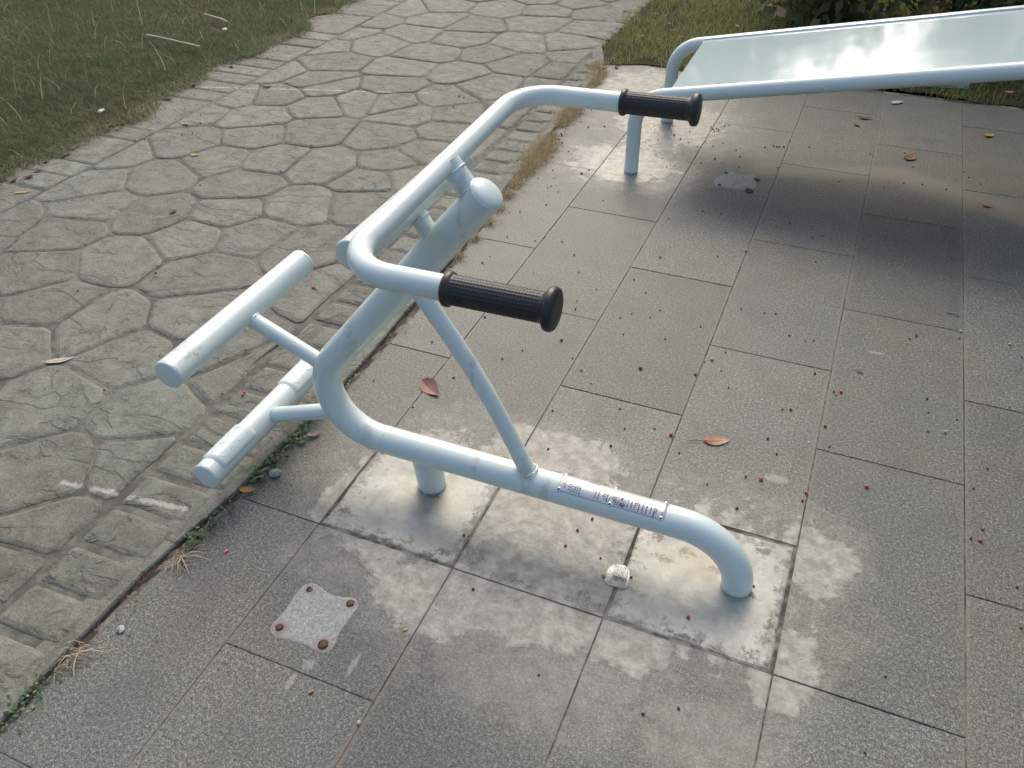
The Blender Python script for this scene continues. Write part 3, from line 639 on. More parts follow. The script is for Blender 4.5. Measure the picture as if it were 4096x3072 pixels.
# ------------------------------------------------------------------ sit-up bench behind
bench = empty('sit_up_bench', (0,4,0))
tag(bench, 'pale blue sloping sit-up bench with smooth sheet-metal board between two tube rails', 'exercise bench')
RB = .0325; SLP = .197
def rail(y, xl, zl):
    xr = 1.42; zr = zl+SLP*(xr-xl)
    pts = fillet([(xl,y,-.02),(xl,y,zl),(xr,y,zr),(xr+.03,y,-.02)], [.15,.15], 18)
    mb = MB(); sweep(mb, pts, RB, 32); o = mb.obj('rail', M_PAINT, None, True); fix_parent(o, bench); return o
YB0, YB1 = 3.645, 4.325
rail(YB0, -.930, .352); rail(YB1, -.930, .383)
def bz(x, y): return .352+(.383-.352)*(y-YB0)/(YB1-YB0)+SLP*(x+.93)
mb = MB(); xs = [-.785+2.1*i/24 for i in range(25)]; ys = [YB0+.012,YB0+.05,YB0+.2,YB0+.34,YB0+.48,YB1-.05,YB1-.026,YB1-.020,YB1-.016]
v = []; f = []
for i,x in enumerate(xs):
    for k,y in enumerate(ys):
        z = bz(x, y)+(.022 if k < 6 else (.023,.030,.031)[k-6])
        v.append((x, y, z))
for i,x in enumerate(xs):
    for k,y in enumerate(ys): v.append((x, y, v[i*len(ys)+k][2]-.003))
m = len(ys); n1 = len(xs)*m
for i in range(len(xs)-1):
    for k in range(m-1): p = i*m+k; f.append((p, p+m, p+m+1, p+1)); f.append((n1+p, n1+p+1, n1+p+m+1, n1+p+m))
for k in range(m-1): f.append((k, k+1, n1+k+1, n1+k)); p = (len(xs)-1)*m+k; f.append((p, n1+p, n1+p+1, p+1))
for i in range(len(xs)-1): p = i*m; f.append((p, n1+p, n1+p+m, p+m)); p += m-1; f.append((p, p+m, n1+p+m, n1+p))
def mat_board():
    t = NT('dimmed_board_paint'); n = t.noise(3, 4, .6); st = t.vm('MULTIPLY', t.pos, (.5, 6, 1))
    return t.set(color=t.mix(n, (.43,.54,.53), (.48,.59,.575)), rough=t.ma('ADD', .05, t.ma('MULTIPLY', t.noise(2.5, 3, .6), .12)), spec=.5, coat=.5, coatr=.06, normal=t.bump(t.noise(3.2, 2, .4), .010, .30))  # frame paint made darker; the board's weaker light is put into the colour
M_BOARD = mat_board()
mb.add(v, f); o = mb.obj('board', M_BOARD, None, False); fix_parent(o, bench)
for x in (.05, .9):
    mb = MB(); sweep(mb, [(x,YB0,bz(x,YB0)-.012),(x,YB1,bz(x,YB1)-.012)], .014, 16); o = mb.obj('cross_bar', M_PAINT, None, True); fix_parent(o, bench)
# collars of mortar where the legs enter the ground
# ------------------------------------------------------------------ old anchor plates: mortar with cut-off bolts
def anchor(name, P, bolts, label, boltlab=None):
    root = empty(name, (centroid(P)[0], centroid(P)[1], 0)); tag(root, label, 'anchor plate')
    P = wavy(round_corners(P, .012), .002, .02)
    o = block('mortar', P, .0012, [(0,-.006),(0,-.0012),(.005,0),(.016,.0007)], M_MORTAR, None); fix_parent(o, root)
    for i,(x,y,r,h) in enumerate(bolts):
        mb = MB(); sweep(mb, [(x,y,-.004),(x,y,h*.55),(x+.0006,y,h*.8),(x+.0006,y,h)], [r*1.25,r*1.2,r,r*.9], 14, None, 'flat')
        b = mb.obj('bolt', M_RUST, None, False); fix_parent(b, root)
    return root
random.seed(5)
anchor('anchor_plate', [(-1.013,.985),(-1.006,1.022),(-.972,1.027),(-.945,1.014),(-.905,1.013),(-.872,1.028),(-.846,1.012),(-.850,.962),(-.852,.920),(-.842,.892),(-.850,.864),(-.876,.861),(-.905,.868),(-.960,.862),(-.992,.857),(-1.014,.874),(-1.010,.905),(-1.007,.946)][::-1],
       [(-.985,1.004,.0082,.0015),(-.869,1.006,.0090,.004),(-.990,.883,.0085,.005),(-.867,.882,.0112,.0045)], 'pale mortar patch with four rusty cut-off bolts on slabs near the base tube')
anchor('anchor_plate', [(-.547,3.705),(-.495,3.82),(-.44,3.80),(-.382,3.825),(-.350,3.71),(-.362,3.626),(-.435,3.634),(-.532,3.632)],
       [(-.372,3.64,.018,.003),(-.36,3.77,.012,.003),(-.505,3.79,.009,.002),(-.51,3.65,.009,.002)], 'worn mortar patch with rust stains on the slabs beside the bench legs')

# ------------------------------------------------------------------ clear plastic cover dropped beside the foot
def mat_clear():
    t = NT('clear_plastic'); t.set(color=(.8,.83,.83), rough=.1, spec=.7)
    tr = t.n('ShaderNodeBsdfTransparent'); tr.inputs[0].default_value = (.96,.97,.97,1); gl = t.n('ShaderNodeBsdfGlossy'); gl.inputs['Roughness'].default_value = .28
    fr = t.n('ShaderNodeFresnel'); fr.inputs[0].default_value = 1.5; m = t.n('ShaderNodeMixShader'); t.l(t.ma('ADD', t.ma('MULTIPLY', fr.outputs[0], .55), .02), m.inputs[0]); t.l(tr.outputs[0], m.inputs[1]); t.l(gl.outputs[0], m.inputs[2])
    m2 = t.n('ShaderNodeMixShader'); m2.inputs[0].default_value = .10; t.l(m.outputs[0], m2.inputs[1]); t.l(t.b.outputs[0], m2.inputs[2]); t.l(m2.outputs[0], t.out.inputs[0]); return t.m
M_CLEAR = mat_clear(); M_RIB = simple('frosted_rib', (.50,.52,.51), .3, .05)
cl = empty('plastic_cover', (-.289,1.328,.001)); tag(cl, 'small clear plastic cover with ribbed lens lying on the pale footing', 'plastic cover')
def cplate(P, z0, z1, ins):
    n = len(P); Q = polyinset(P, ins); v = [(x,y,z0) for x,y in P]+[(x,y,z1-.0006) for x,y in P]+[(x,y,z1) for x,y in Q]; f = []
    for r in range(2):
        for i in range(n): j=(i+1)%n; f.append((r*n+i,r*n+j,(r+1)*n+j,(r+1)*n+i))
    f.append(tuple(range(2*n,3*n))); f.append(tuple(range(n-1,-1,-1))); return v, f
P = round_corners([(-.312,1.296),(-.255,1.301),(-.262,1.353),(-.276,1.371),(-.305,1.366),(-.321,1.345)], .008)
mb = MB(); v, f = cplate(P, .002, .0042, .001); mb.add(v, f); fix_parent(mb.obj('flange', M_CLEAR, None, False), cl)
mb = MB(); v, f = cplate(round_corners([(-.302,1.322),(-.265,1.324),(-.268,1.358),(-.303,1.356)], .003), .0042, .0105, .0018); mb.add(v, f); fix_parent(mb.obj('lens', M_CLEAR, None, False), cl)
mb = MB()
for i in range(9):
    x = -.301+i*.0036; sweep(mb, [(x+.006, 1.3255, .0107), (x-.002, 1.3545, .0107)], .00055, 6, 'flat', 'flat')
fix_parent(mb.obj('lens_ribs', M_RIB, None, True), cl)
mb = MB(); sweep(mb, [(x,y,.0036) for x,y in P+P[:1]], .0009, 6); fix_parent(mb.obj('rim', M_RIB, None, True), cl)
mb = MB()
for x in (-.303,-.269):
    v, f = cplate([(x,1.303),(x+.0025,1.303),(x+.0025,1.321),(x,1.321)], .0042, .009, .0004); mb.add(v, f)
fix_parent(mb.obj('clip', M_CLEAR, None, False), cl)

# ------------------------------------------------------------------ fallen berries
def berry_mats():
    out = {}
    for k,(a,b,r) in dict(red=((.22,.012,.016),(.36,.05,.04),.35), dark=((.022,.018,.016),(.060,.044,.038),.7), brown=((.10,.035,.02),(.20,.085,.045),.6), orange=((.42,.16,.06),(.45,.06,.05),.4), yellow=((.42,.36,.10),(.50,.42,.20),.4)).items():
        t = NT(k+'_berry_skin'); n = t.noise(120, 3, .6); out[k] = t.set(color=t.mix(t.sm(n,.35,.65), a, b), rough=r, spec=.45, normal=t.bump(t.noise(400,3,.6), .0008, .6))
    return out
BM = berry_mats(); random.seed(9)
def berry_mesh(kind, var):
    r = dict(red=.0044, dark=.0031, brown=.0040, orange=.0056, yellow=.0056)[kind]; rough = dict(dark=.22, brown=.16).get(kind, .05)
    seg, rings = 12, 8; v = []; f = []
    for i in range(1, rings):
        a = math.pi*i/rings
        for k in range(seg):
            b = 2*math.pi*k/seg; rr = r*(1+random.uniform(-rough,rough))
            z = math.cos(a)*rr*.92
            if i == 1: z = r*.72                         # dimple round the calyx
            v.append((math.sin(a)*math.cos(b)*rr, math.sin(a)*math.sin(b)*rr, z))
    for i in range(rings-2):
        for k in range(seg): k2=(k+1)%seg; f.append((i*seg+k, (i+1)*seg+k, (i+1)*seg+k2, i*seg+k2))
    t = len(v); v += [(0,0,r*.60),(0,0,-r*.92)]
    for k in range(seg): k2=(k+1)%seg; f.append((t, k, k2)); f.append((t+1, (rings-2)*seg+k2, (rings-2)*seg+k))
    me = bpy.data.meshes.new(kind+'_berry'); me.from_pydata(v, [], f); me.materials.append(BM[kind]); me.polygons.foreach_set('use_smooth', [True]*len(f)); return me, r
BMESH = {k: [berry_mesh(k, i) for i in range(4)] for k in BM}
LANDMARKS = [(-1.066,1.829,'the pinkish folded leaf'),(-.163,1.923,'the rust-brown oval leaf'),(-.289,1.328,'the clear plastic cover'),(-.01,1.42,'the bent foot of the machine'),(-.867,1.447,'the support leg of the machine'),(-.56,1.41,'the lower end of the brace'),
    (-.93,3.645,'the near bench leg'),(-.93,4.33,'the far bench leg'),(-.44,3.72,'the worn far mortar patch'),(.283,4.279,'the large leaf under the bench'),(.043,4.727,'the narrow leaf under the bench'),(.64,4.70,'the yellow leaf under the bench'),(.613,3.859,'the tan leaf on the mud streak'),
    (.20,2.43,'the small dark wet leaf'),(-.93,.945,'the four-bolt mortar patch'),(.48,2.90,'the tiny dark twig on the slabs'),(-2.984,3.026,'the bright yellow leaf on the path'),(-3.3,3.34,'the pale leaf on the path'),(-2.298,1.49,'the long pale leaf in the path joint'),(-1.374,1.41,'the lower foot bar'),(-3.224,3.964,'the curled leaf on the far path'),
    (-1.41,3.68,'the thickest clump of dry grass'),(-1.45,4.25,'the second clump of dry grass'),(-2.667,2.495,'the crumpled leaf on the path'),(.09,2.02,'the tiny white flake'),(-1.55,5.02,'the corner of the far lawn'),(.115,1.2,'the near right corner of the pale footing'),(-3.45,2.398,'the long yellow leaf on the path'),(.27,5.36,'the flat white block'),(-1.68,5.52,'the dark twig on the far path')]
ORD = ['nearest','second nearest','third nearest','fourth nearest','fifth nearest','sixth nearest','seventh nearest','eighth nearest','ninth nearest','tenth nearest']
def place_labels(items, noun):       # items: (x, y); words that find each one by its nearest landmark and the side of it
    key = []; out = [None]*len(items)
    for x, y in items:
        lx, ly, nm = min(LANDMARKS, key=lambda l: (l[0]-x)**2+(l[1]-y)**2); dx, dy = x-lx, y-ly
        rt = dx*_c+dy*_s; fw = -dx*_s+dy*_c; d = math.hypot(dx, dy)
        side = ('right of' if rt > 0 else 'left of') if abs(rt) > abs(fw)*.8 else ('behind' if fw > 0 else 'in front of'); key.append((nm, side, d))
    for i,(nm, side, d) in enumerate(key):
        k = sorted(e[2] for e in key if e[:2] == (nm, side)); q = k.index(d)
        out[i] = noun+' '+side+' '+nm if len(k) == 1 else noun+', '+(ORD[q] if q < 10 else 'farthest')+' '+side+' '+nm
    return out
BNOUN = dict(red='red berry', dark='shrivelled dark berry', brown='dried brown berry', orange='orange-pink berry', yellow='unripe yellow berry')
BGRP = dict(red='red berries', dark='shrivelled dark berries', brown='dried brown berries', orange='orange berries', yellow='yellow berries')
BLAB = {}
for k_ in BNOUN:
    L_ = [(x,y) for kk,x,y in BERRIES if kk == k_]
    for q_, s_ in zip(L_, place_labels(L_, BNOUN[k_])): BLAB[(k_,)+q_] = s_
for kind, x, y in BERRIES:
    me, r = random.choice(BMESH[kind]); o = bpy.data.objects.new(kind+'_berry' if kind != 'dark' else 'dark_berry', me); COL.objects.link(o)
    base = PZ if x < edge_x(y)-.03 else 0
    s = random.uniform(.8, 1.15); o.scale = (s*random.uniform(.9,1.1), s, s*random.uniform(.85,1)); o.location = (x, y, base+r*s*.86); o.rotation_euler = (random.uniform(-1.2,1.2), random.uniform(-1.2,1.2), random.uniform(0,6.28))
    lab = BLAB[(kind,x,y)]; grp = BGRP[kind]
    if kind == 'yellow' and abs(x+.337) < .05 and abs(y-1.33) < .06: lab = 'round yellow berry touching the clear plastic cover'; grp = None
    tag(o, lab, 'berry', grp)

# ------------------------------------------------------------------ fallen leaves, twigs, crumbs
def leaf_mat(name, a, b, rough=.75):
    t = NT(name); n = t.noise(45, 5, .65); w = t.noise(8, 3, .5)
    t.set(color=t.mix(t.sm(t.ma('ADD', t.ma('MULTIPLY',n,.5), t.ma('MULTIPLY',w,.5)), .38, .62), a, b), rough=rough, spec=.45, normal=t.bump(n, .002, .5)); return t.m
LM = dict(pink=leaf_mat('pinkish_leaf', (.235,.115,.095), (.31,.165,.14)), rust=leaf_mat('rust_leaf', (.17,.050,.022), (.27,.085,.035), .35), tan=leaf_mat('tan_leaf', (.36,.19,.07), (.46,.27,.11)),
          pale=leaf_mat('pale_leaf', (.36,.30,.24), (.46,.40,.33)), yellow=leaf_mat('yellow_leaf', (.48,.33,.09), (.56,.42,.15)), brown=leaf_mat('brown_leaf', (.13,.065,.035), (.21,.12,.07)), wet=leaf_mat('dark_wet_leaf', (.03,.03,.028), (.055,.05,.045), .3))
def leaf(x, y, rz, L, Wd, mat, label, z=0, fold=.35, curl=.2, stem=.25, name='fallen_leaf', group=None, roll=0):
    n = 9; v = []; f = []; m = MB()
    for i in range(n+1):
        t = i/n; w = Wd*.5*math.sin(math.pi*min(1, t**.82))**.85*(1-.12*t)
        zc = L*curl*(t-.5)**2*1.6; xx = L*(t-.5)
        for s in (-1,-.5,0,.5,1):
            v.append((xx, s*w*(1-.05*abs(fold)), zc + abs(s)*w*fold + (random.uniform(-.0008,.0008) if abs(s)==1 else 0) + .0012))
    for i in range(n):
        for k in range(4): p = i*5+k; f.append((p, p+5, p+6, p+1))
    nb = len(v); v += [(a,b,c-.0006) for a,b,c in v]
    f += [tuple(reversed([i+nb for i in q])) for q in f]
    m.add(v, f)
    c, s_ = math.cos(rz), math.sin(rz); cr, sr = math.cos(roll), math.sin(roll)
    def tr(p): X,Y,Z = p; Y, Z = Y*cr-Z*sr, Y*sr+Z*cr; return (X*c-Y*s_, X*s_+Y*c, Z)
    blade = [tr(p) for p in m.v]; lo = min(p[2] for p in blade); blade = [(a,b,cc-lo) for a,b,cc in blade]
    rib = MB(); sweep(rib, [(-L*.5-L*stem, .004*random.uniform(-1,1), .0012+curl*L*.5), (-L*.5, 0, .0012+L*curl*.4), (-L*.25,0,.0013+L*curl*.1), (0,0,.0016), (L*.42,0,.0012+L*curl*.27)], [L*.011,L*.012,L*.010,L*.008,L*.003], 6)
    rv = [tr(p) for p in rib.v]; rv = [(a,b,cc-lo) for a,b,cc in rv]
    root = mesh_obj(name, blade, m.f, LM[mat], None, True); root.location = (x, y, z+.0006)
    o = mesh_obj('midrib', rv, rib.f, LM['brown' if mat != 'pale' else 'pale'], None, True); o.parent = root
    tag(root, label, 'leaf', group); return root
random.seed(14)
leaf(-1.066,1.829,math.radians(-32),.098,.058,'pink','pinkish folded dry leaf lying across the slab joint under the brace',fold=.42,curl=.25,stem=.1,roll=.35)
leaf(-.163,1.923,math.radians(24),.080,.046,'rust','glossy rust-brown oval leaf with dark stalk alone on the slabs',fold=.15,curl=.12,stem=.6)
leaf(-1.336,1.226,math.radians(18),.050,.024,'tan','orange-tan leaf lying at the path edge below the foot bars',z=.006,fold=.3,curl=.3,stem=.12)
leaf(-1.290,1.497,math.radians(55),.048,.022,'pale','pale curled dry leaf on the slab edge beside the weeds',z=.002,fold=.7,curl=.6,stem=.05)
leaf(.283,4.279,math.radians(70),.085,.058,'brown','large reddish-brown leaf on the dark slabs under the bench',fold=.2,curl=.2)
leaf(.043,4.727,math.radians(10),.075,.030,'brown','narrow brown leaf on the far slabs under the bench',fold=.3,curl=.3)
leaf(.006,4.62,math.radians(120),.045,.028,'brown','small brown leaf near the narrow leaf under the bench',fold=.3,curl=.3)
leaf(.640,4.70,math.radians(40),.060,.032,'yellow','yellow dry leaf on the slabs under the right end of the bench',fold=.5,curl=.4)
leaf(.613,3.859,math.radians(10),.05,.022,'tan','tan dry leaf on the dried mud streak',fold=.4,curl=.4)
leaf(.200,2.43,math.radians(160),.032,.018,'wet','small dark wet leaf stuck flat to a slab',fold=.02,curl=.02,stem=.1)
leaf(-2.984,3.026,math.radians(15),.045,.026,'yellow','bright yellow leaf on a flagstone joint in mid path',z=PZ,fold=.35,curl=.3)
leaf(-3.299,3.337,math.radians(-10),.055,.026,'pale','pale dry leaf on the far flagstones',z=PZ,fold=.5,curl=.4)
leaf(-3.45,2.398,math.radians(35),.075,.020,'yellow','long yellow leaf on flagstones near the left lawn',z=PZ,fold=.4,curl=.2)
leaf(-2.298,1.49,math.radians(38),.10,.028,'pale','long pale grey leaf pressed into a flagstone joint',z=PZ-.004,fold=.15,curl=.1,stem=.05)
leaf(-2.667,2.495,math.radians(60),.035,.02,'brown','small crumpled brown leaf on the mid path flagstones',z=PZ,fold=.6,curl=.5)
leaf(-3.642,3.595,math.radians(5),.09,.025,'brown','long curled brown leaf on the path beside the lawn edge',z=PZ,fold=.6,curl=.4)
leaf(-3.224,3.964,math.radians(30),.06,.02,'brown','curled brown leaf alone on the far path',z=PZ,fold=.7,curl=.4)
EL = [(-3.60,2.48),(-3.555,2.53),(-3.57,2.60),(-3.62,2.70),(-3.586,2.79),(-3.616,3.1),(-3.60,3.16),(-3.66,4.2),(-3.68,4.43),(-3.62,2.88),(-3.64,3.30),(-3.63,2.42),(-3.66,3.85),(-1.60,5.06),(-1.5,5.02),(-1.43,5.05),(-1.12,5.12),(-.98,5.1),(-1.55,4.86)]
for (x,y),lab in zip(EL, place_labels(EL, 'small brown leaf')):
    leaf(x,y,random.uniform(0,6.28),random.uniform(.04,.07),random.uniform(.02,.03),random.choice(['brown','brown','tan']),lab,z=PZ if x<-1.6 else .002,fold=random.uniform(.3,.7),curl=random.uniform(.2,.5),group='dry leaves along the lawn edges')
EL = [(-1.35,6.0),(-1.28,5.85),(-1.5,6.2),(-1.2,5.72),(-1.0,5.8),(-1.45,5.65),(-.9,6.1),(-1.2,6.4),(.75,5.35),(.95,5.6),(1.05,5.4)]
for (x,y),lab in zip(EL, place_labels(EL, 'brown leaf')):
    leaf(x,y,random.uniform(0,6.28),random.uniform(.045,.07),random.uniform(.025,.035),random.choice(['brown','brown','tan']),lab,z=.022,fold=.2,curl=.2,group='brown leaves in the far grass')
M_WOOD = simple('dry_stalk', (.46,.38,.26), .7, .25, 40); M_TWIG = simple('dark_twig', (.05,.038,.03), .8, .3, 60)
def stick(a, b, r, mat, label, name='dry_stick', cat='stick', group=None):
    a = Vector(a); b = Vector(b); n = 7; pts = []; off = (b-a).cross(Vector((0,0,1))).normalized()
    for i in range(n): t = i/(n-1); pts.append(a.lerp(b,t)+off*random.uniform(-.006,.006)*min(1,(b-a).length*4)*math.sin(math.pi*t)+Vector((0,0,.004*math.sin(math.pi*t))))
    mb = MB(); sweep(mb, pts, [r*random.uniform(.85,1.1) for _ in pts], 8, 'flat', 'flat'); o = mb.obj(name, mat, None, True); tag(o, label, cat, group); return o
stick((-4.48,4.40,.065),(-4.02,4.36,.05),.0085,M_WOOD,'long pale dry stick lying in the left lawn')
stick((-4.456,4.96,.06),(-4.182,4.86,.06),.007,M_WOOD,'short pale stick lying farther back in the left lawn')
stick((-2.62,.95,PZ+.003),(-2.52,.99,PZ+.003),.003,M_TWIG,'short dark twig on the flagstones near the bottom left','twig','twig')
stick((-1.79,5.55,PZ+.003),(-1.62,5.50,PZ+.003),.003,M_TWIG,'dark twig on the far path beside the grass','twig','twig')
stick((.46,2.90,.002),(.50,2.895,.002),.0015,M_TWIG,'tiny dark twig on the slabs right of the machine','twig','twig')
def pebble(x, y, z, r, mat, label, name, cat, sc=(1,.8,.65)):
    bm = bmesh.new(); bmesh.ops.create_icosphere(bm, subdivisions=2, radius=r)
    ph = [Vector((random.gauss(0,1),random.gauss(0,1),random.gauss(0,1))).normalized() for _ in range(7)]
    for vt in bm.verts:
        for p in ph:
            d = vt.co.dot(p); 
            if d > r*.72: vt.co -= p*(d-r*.72)
        vt.co = Vector((vt.co.x*sc[0], vt.co.y*sc[1], vt.co.z*sc[2]))
    me = bpy.data.meshes.new(name); bm.to_mesh(me); bm.free(); me.materials.append(mat); o = bpy.data.objects.new(name, me); COL.objects.link(o); o.location = (x,y,z+r*sc[2]*.7); o.rotation_euler = (0,0,random.uniform(0,6)); tag(o, label, cat); return o
M_PEB = simple('grey_stone', (.34,.33,.31), .8, .2, 90); M_PINK = simple('pink_scrap', (.62,.10,.14), .6); M_WHT = simple('white_crumb', (.44,.43,.40), .7, .1)
pebble(-1.301,1.31,0,.019,M_PEB,'grey angular pebble on the slab edge beside the green weeds','pebble','pebble')
pebble(-1.257,1.026,0,.0085,M_PINK,'tiny bright pink scrap on the slabs near the path edge','scrap','scrap',(1,.55,.3))
pebble(-.826,.769,0,.007,LM['tan'],'tiny orange crumb on the slab below the bolted patch','crumb','crumb',(1,.7,.5))
pebble(-.69,.745,0,.006,M_WHT,'tiny white crumb at the bottom of the slabs','crumb','crumb')
pebble(.09,2.02,0,.006,M_WHT,'tiny white flake right of the rust-brown leaf','crumb','crumb',(1,.6,.3))
pebble(-.71,.99,0,.009,LM['yellow'],'tiny yellow flake on the slabs right of the bolted patch','crumb','crumb',(1,.45,.3))
pebble(-1.34,.735,-.002,.012,M_WHT,'whitish stone chip in the gap at the path edge','pebble','pebble')
pebble(.18,5.02,0,.03,M_WHT,'flat white chip on the far slabs under the bench','pebble','pebble',(1.4,.7,.25))
for x,y,l in [(-3.77,3.24,'white scrap in the grass at the left lawn edge'),(-4.10,4.72,'white scrap deep in the left lawn')]: pebble(x,y,.05,.022,M_WHT,l,'scrap','scrap',(1.2,.8,.4))
# white block behind the bench
M_WBLK = simple('white_block_face', (.62,.64,.62), .6, .12, 20)
o = block('white_block', [(.24,5.325),(.545,5.395),(.53,5.47),(.225,5.40)], .058, [(0,-.09),(0,-.004),(.004,0)], M_WBLK, None); tag(o, 'flat white block lying in the grass behind the bench', 'block')

# ------------------------------------------------------------------ grass, weeds
def blades(name, xy, z, hmin, hmax, wmin, wmax, mat, lean=.6, tint=(0,1), seg=3, parent=None, droop=.5, tintf=None):
    n = len(xy); xy = np.asarray(xy); h = rng.uniform(hmin, hmax, n); w = rng.uniform(wmin, wmax, n); a = rng.uniform(0, 2*np.pi, n); l = rng.uniform(.1, lean, n)*h
    d = np.stack([np.cos(a), np.sin(a)], 1); b = rng.uniform(0, 2*np.pi, n); p = np.stack([np.cos(b), np.sin(b)], 1)
    V = np.zeros((n, 2*seg+1, 3))
    for s in range(seg+1):
        t = s/seg; off = d*(l*t**1.7)[:,None]; zz = h*(t - droop*(l/np.maximum(h,1e-6))*t*t*.6); ww = w*(1-t**1.5)
        if s < seg:
            V[:,2*s,:2] = xy+off-p*ww[:,None]*.5; V[:,2*s+1,:2] = xy+off+p*ww[:,None]*.5; V[:,2*s,2] = V[:,2*s+1,2] = z+zz
        else: V[:,2*s,:2] = xy+off; V[:,2*s,2] = z+zz
    k = 2*seg+1; F = []; base = (np.arange(n)*k)[:,None]
    quads = np.concatenate([base+np.array([[2*s,2*s+1,2*s+3,2*s+2]]) for s in range(seg-1)], 0) if seg > 1 else np.zeros((0,4),int)
    tris = base+np.array([[2*seg-2, 2*seg-1, 2*seg]])
    me = bpy.data.meshes.new(name); nv = n*k; me.vertices.add(nv); me.vertices.foreach_set('co', V.reshape(-1))
    loops = np.concatenate([quads.reshape(-1), tris.reshape(-1)]); me.loops.add(len(loops)); me.loops.foreach_set('vertex_index', loops.astype(np.int32))
    st = np.concatenate([np.arange(len(quads))*4, len(quads)*4+np.arange(len(tris))*3]); me.polygons.add(len(st)); me.polygons.foreach_set('loop_start', st.astype(np.int32))
    me.update(calc_edges=True); me.validate()
    at = me.attributes.new('tint', 'FLOAT', 'POINT'); tv = rng.uniform(tint[0], tint[1], n) if tintf is None else tintf(xy)
    at.data.foreach_set('value', np.repeat(tv, k).astype(np.float32)); me.materials.append(mat)
    o = bpy.data.objects.new(name, me); COL.objects.link(o); tag(o, kind='stuff'); return o
G_STOPS = ((0,(.062,.110,.050)), (.35,(.125,.190,.090)), (.60,(.195,.235,.125)), (.80,(.31,.25,.165)), (1,(.52,.45,.32)))
M_GRASS = mat_grass('lawn_grass', G_STOPS)
M_GRASS2 = mat_grass('bright_grass', ((0,(.17,.22,.070)), (.4,(.30,.335,.115)), (.7,(.38,.35,.165)), (.88,(.44,.35,.21)), (1,(.54,.45,.29))))
M_DRY = mat_grass('straw_grass', ((0,(.16,.13,.07)), (.4,(.32,.255,.15)), (.75,(.48,.395,.25)), (1,(.64,.54,.37))))
M_PALE = mat_grass('pale_blades', ((0,(.16,.21,.10)), (1,(.50,.55,.38))), .35)
def vnoise(xy, sc, seed=0):
    v = 0
    for i,(a,b) in enumerate([(1,.5),(2.1,.3),(4.3,.2)]):
        v = v + b*np.sin(xy[:,0]*sc*a+seed+1.7*i+1.3*np.sin(xy[:,1]*sc*a*.9+seed))*np.cos(xy[:,1]*sc*a*1.1+seed*2+.8*np.sin(xy[:,0]*sc*a*1.2))
    return v
def lawn_edge(y): return -3.60 - .10*np.clip((y-2.2)/2, 0, 1) + .045*np.sin(y*4.3) + .03*np.sin(y*11.7)
n = 150000; X = rng.uniform(-7.6, -3.4, n); Y = rng.uniform(1.5, 9.6, n); ok = X < lawn_edge(Y)-rng.exponential(.02, n); xy = np.stack([X,Y],1)[ok]
ok = (vnoise(xy, 2.6, 1)+rng.normal(0,.28,len(xy))) > -.50; xy = xy[ok]
def tint_l(p): return np.clip(.36+.34*vnoise(p, 1.9, 4)+rng.normal(0,.20,len(p)) + .25*np.clip(1-(lawn_edge(p[:,1])-p[:,0])/.15,0,1)*(p[:,1]>4), 0, 1)
random.seed(77); le = [(-3.58,-6)] + [(float(lawn_edge(np.array(y)))+.01+random.uniform(-.02,.03), y) for y in np.arange(1.0,11,.07)] + [(-3.72,30)]
lv = []
for x,y in le: lv += [(-30,y,.0165),(x-.05,y,.0165),(x,y,-.01)]
lawn = mesh_obj('lawn', lv, [q for i in range(len(le)-1) for q in ((3*i,3*i+1,3*i+4,3*i+3),(3*i+1,3*i+2,3*i+5,3*i+4))], M_EARTH); tag(lawn, kind='structure')
blades('grass', xy, .010, .02, .080, .0022, .0042, M_GRASS, 1.5, tintf=tint_l)
n = 16000; Y = rng.uniform(1.5, 9.5, n); X = lawn_edge(Y)+rng.normal(-.03,.035,n); ok = vnoise(np.stack([X,Y],1),4.1,5) > -.35
blades('edge_grass', np.stack([X,Y],1)[ok], .012, .02, .075, .002, .0036, M_GRASS, 2.4, tintf=lambda p: np.clip(.5+.3*vnoise(p,3,1)+rng.normal(0,.22,len(p)),0,1), seg=4, droop=1.0)
n = 420; X = rng.uniform(-7, -3.75, n); Y = rng.uniform(2.2, 8, n)
blades('long_grass', np.stack([X,Y],1), 0, .13, .30, .0035, .006, M_PALE, 1.0, (.1,1), 5, droop=.9)
n = 30000; X = -3.58+rng.normal(0,.05,n)-.06; Y = rng.uniform(1.5, 9.5, n); ok = (X < lawn_edge(Y)+.05)&(vnoise(np.stack([X,Y],1),5,3)>-.1)
blades('edge_thatch', np.stack([X,Y],1)[ok], .0, .01, .035, .002, .004, M_DRY, 2.2, (0,.6), 3)
# right-hand lawn
lawn2 = mesh_obj('lawn', [(-1.86,5.24,.004)]+[(x, 5.215+.03*math.sin(x*7)+random.uniform(-.02,.02) if x > -.75 else 5.12+.05*math.sin(x*9)+random.uniform(-.02,.02), .004) for x in np.arange(-1.58,6,.06)]+[(14,5.2,.004),(14,30,.002),(-2.0,30,.002),(-1.80,8,.004)], [tuple(range(1+len(np.arange(-1.58,6,.06))+4))], M_EARTH); tag(lawn2, kind='structure')
n = 120000; X = rng.uniform(-1.85, 4.2, n); Y = rng.uniform(5.0, 9.5, n); ed = np.where(X < -.75, 5.10+.05*np.sin(X*9)+.04*np.sin(X*23), 5.165+.03*np.sin(X*7)); ex = np.array([edge_x(min(11.9,y)) for y in Y])
ok = (Y > ed+rng.exponential(.02,n)) & (X > ex+.03*np.sin(Y*9)+rng.exponential(.02,n)); xy = np.stack([X,Y],1)[ok]
ok = (vnoise(xy, 2.9, 7)+rng.normal(0,.3,len(xy))) > -.55+.25*(xy[:,0]>-.6); xy = xy[ok]
def tint_r(p): return np.clip(.42+.2*vnoise(p, 2.4, 2)+rng.normal(0,.2,len(p)), 0, 1)
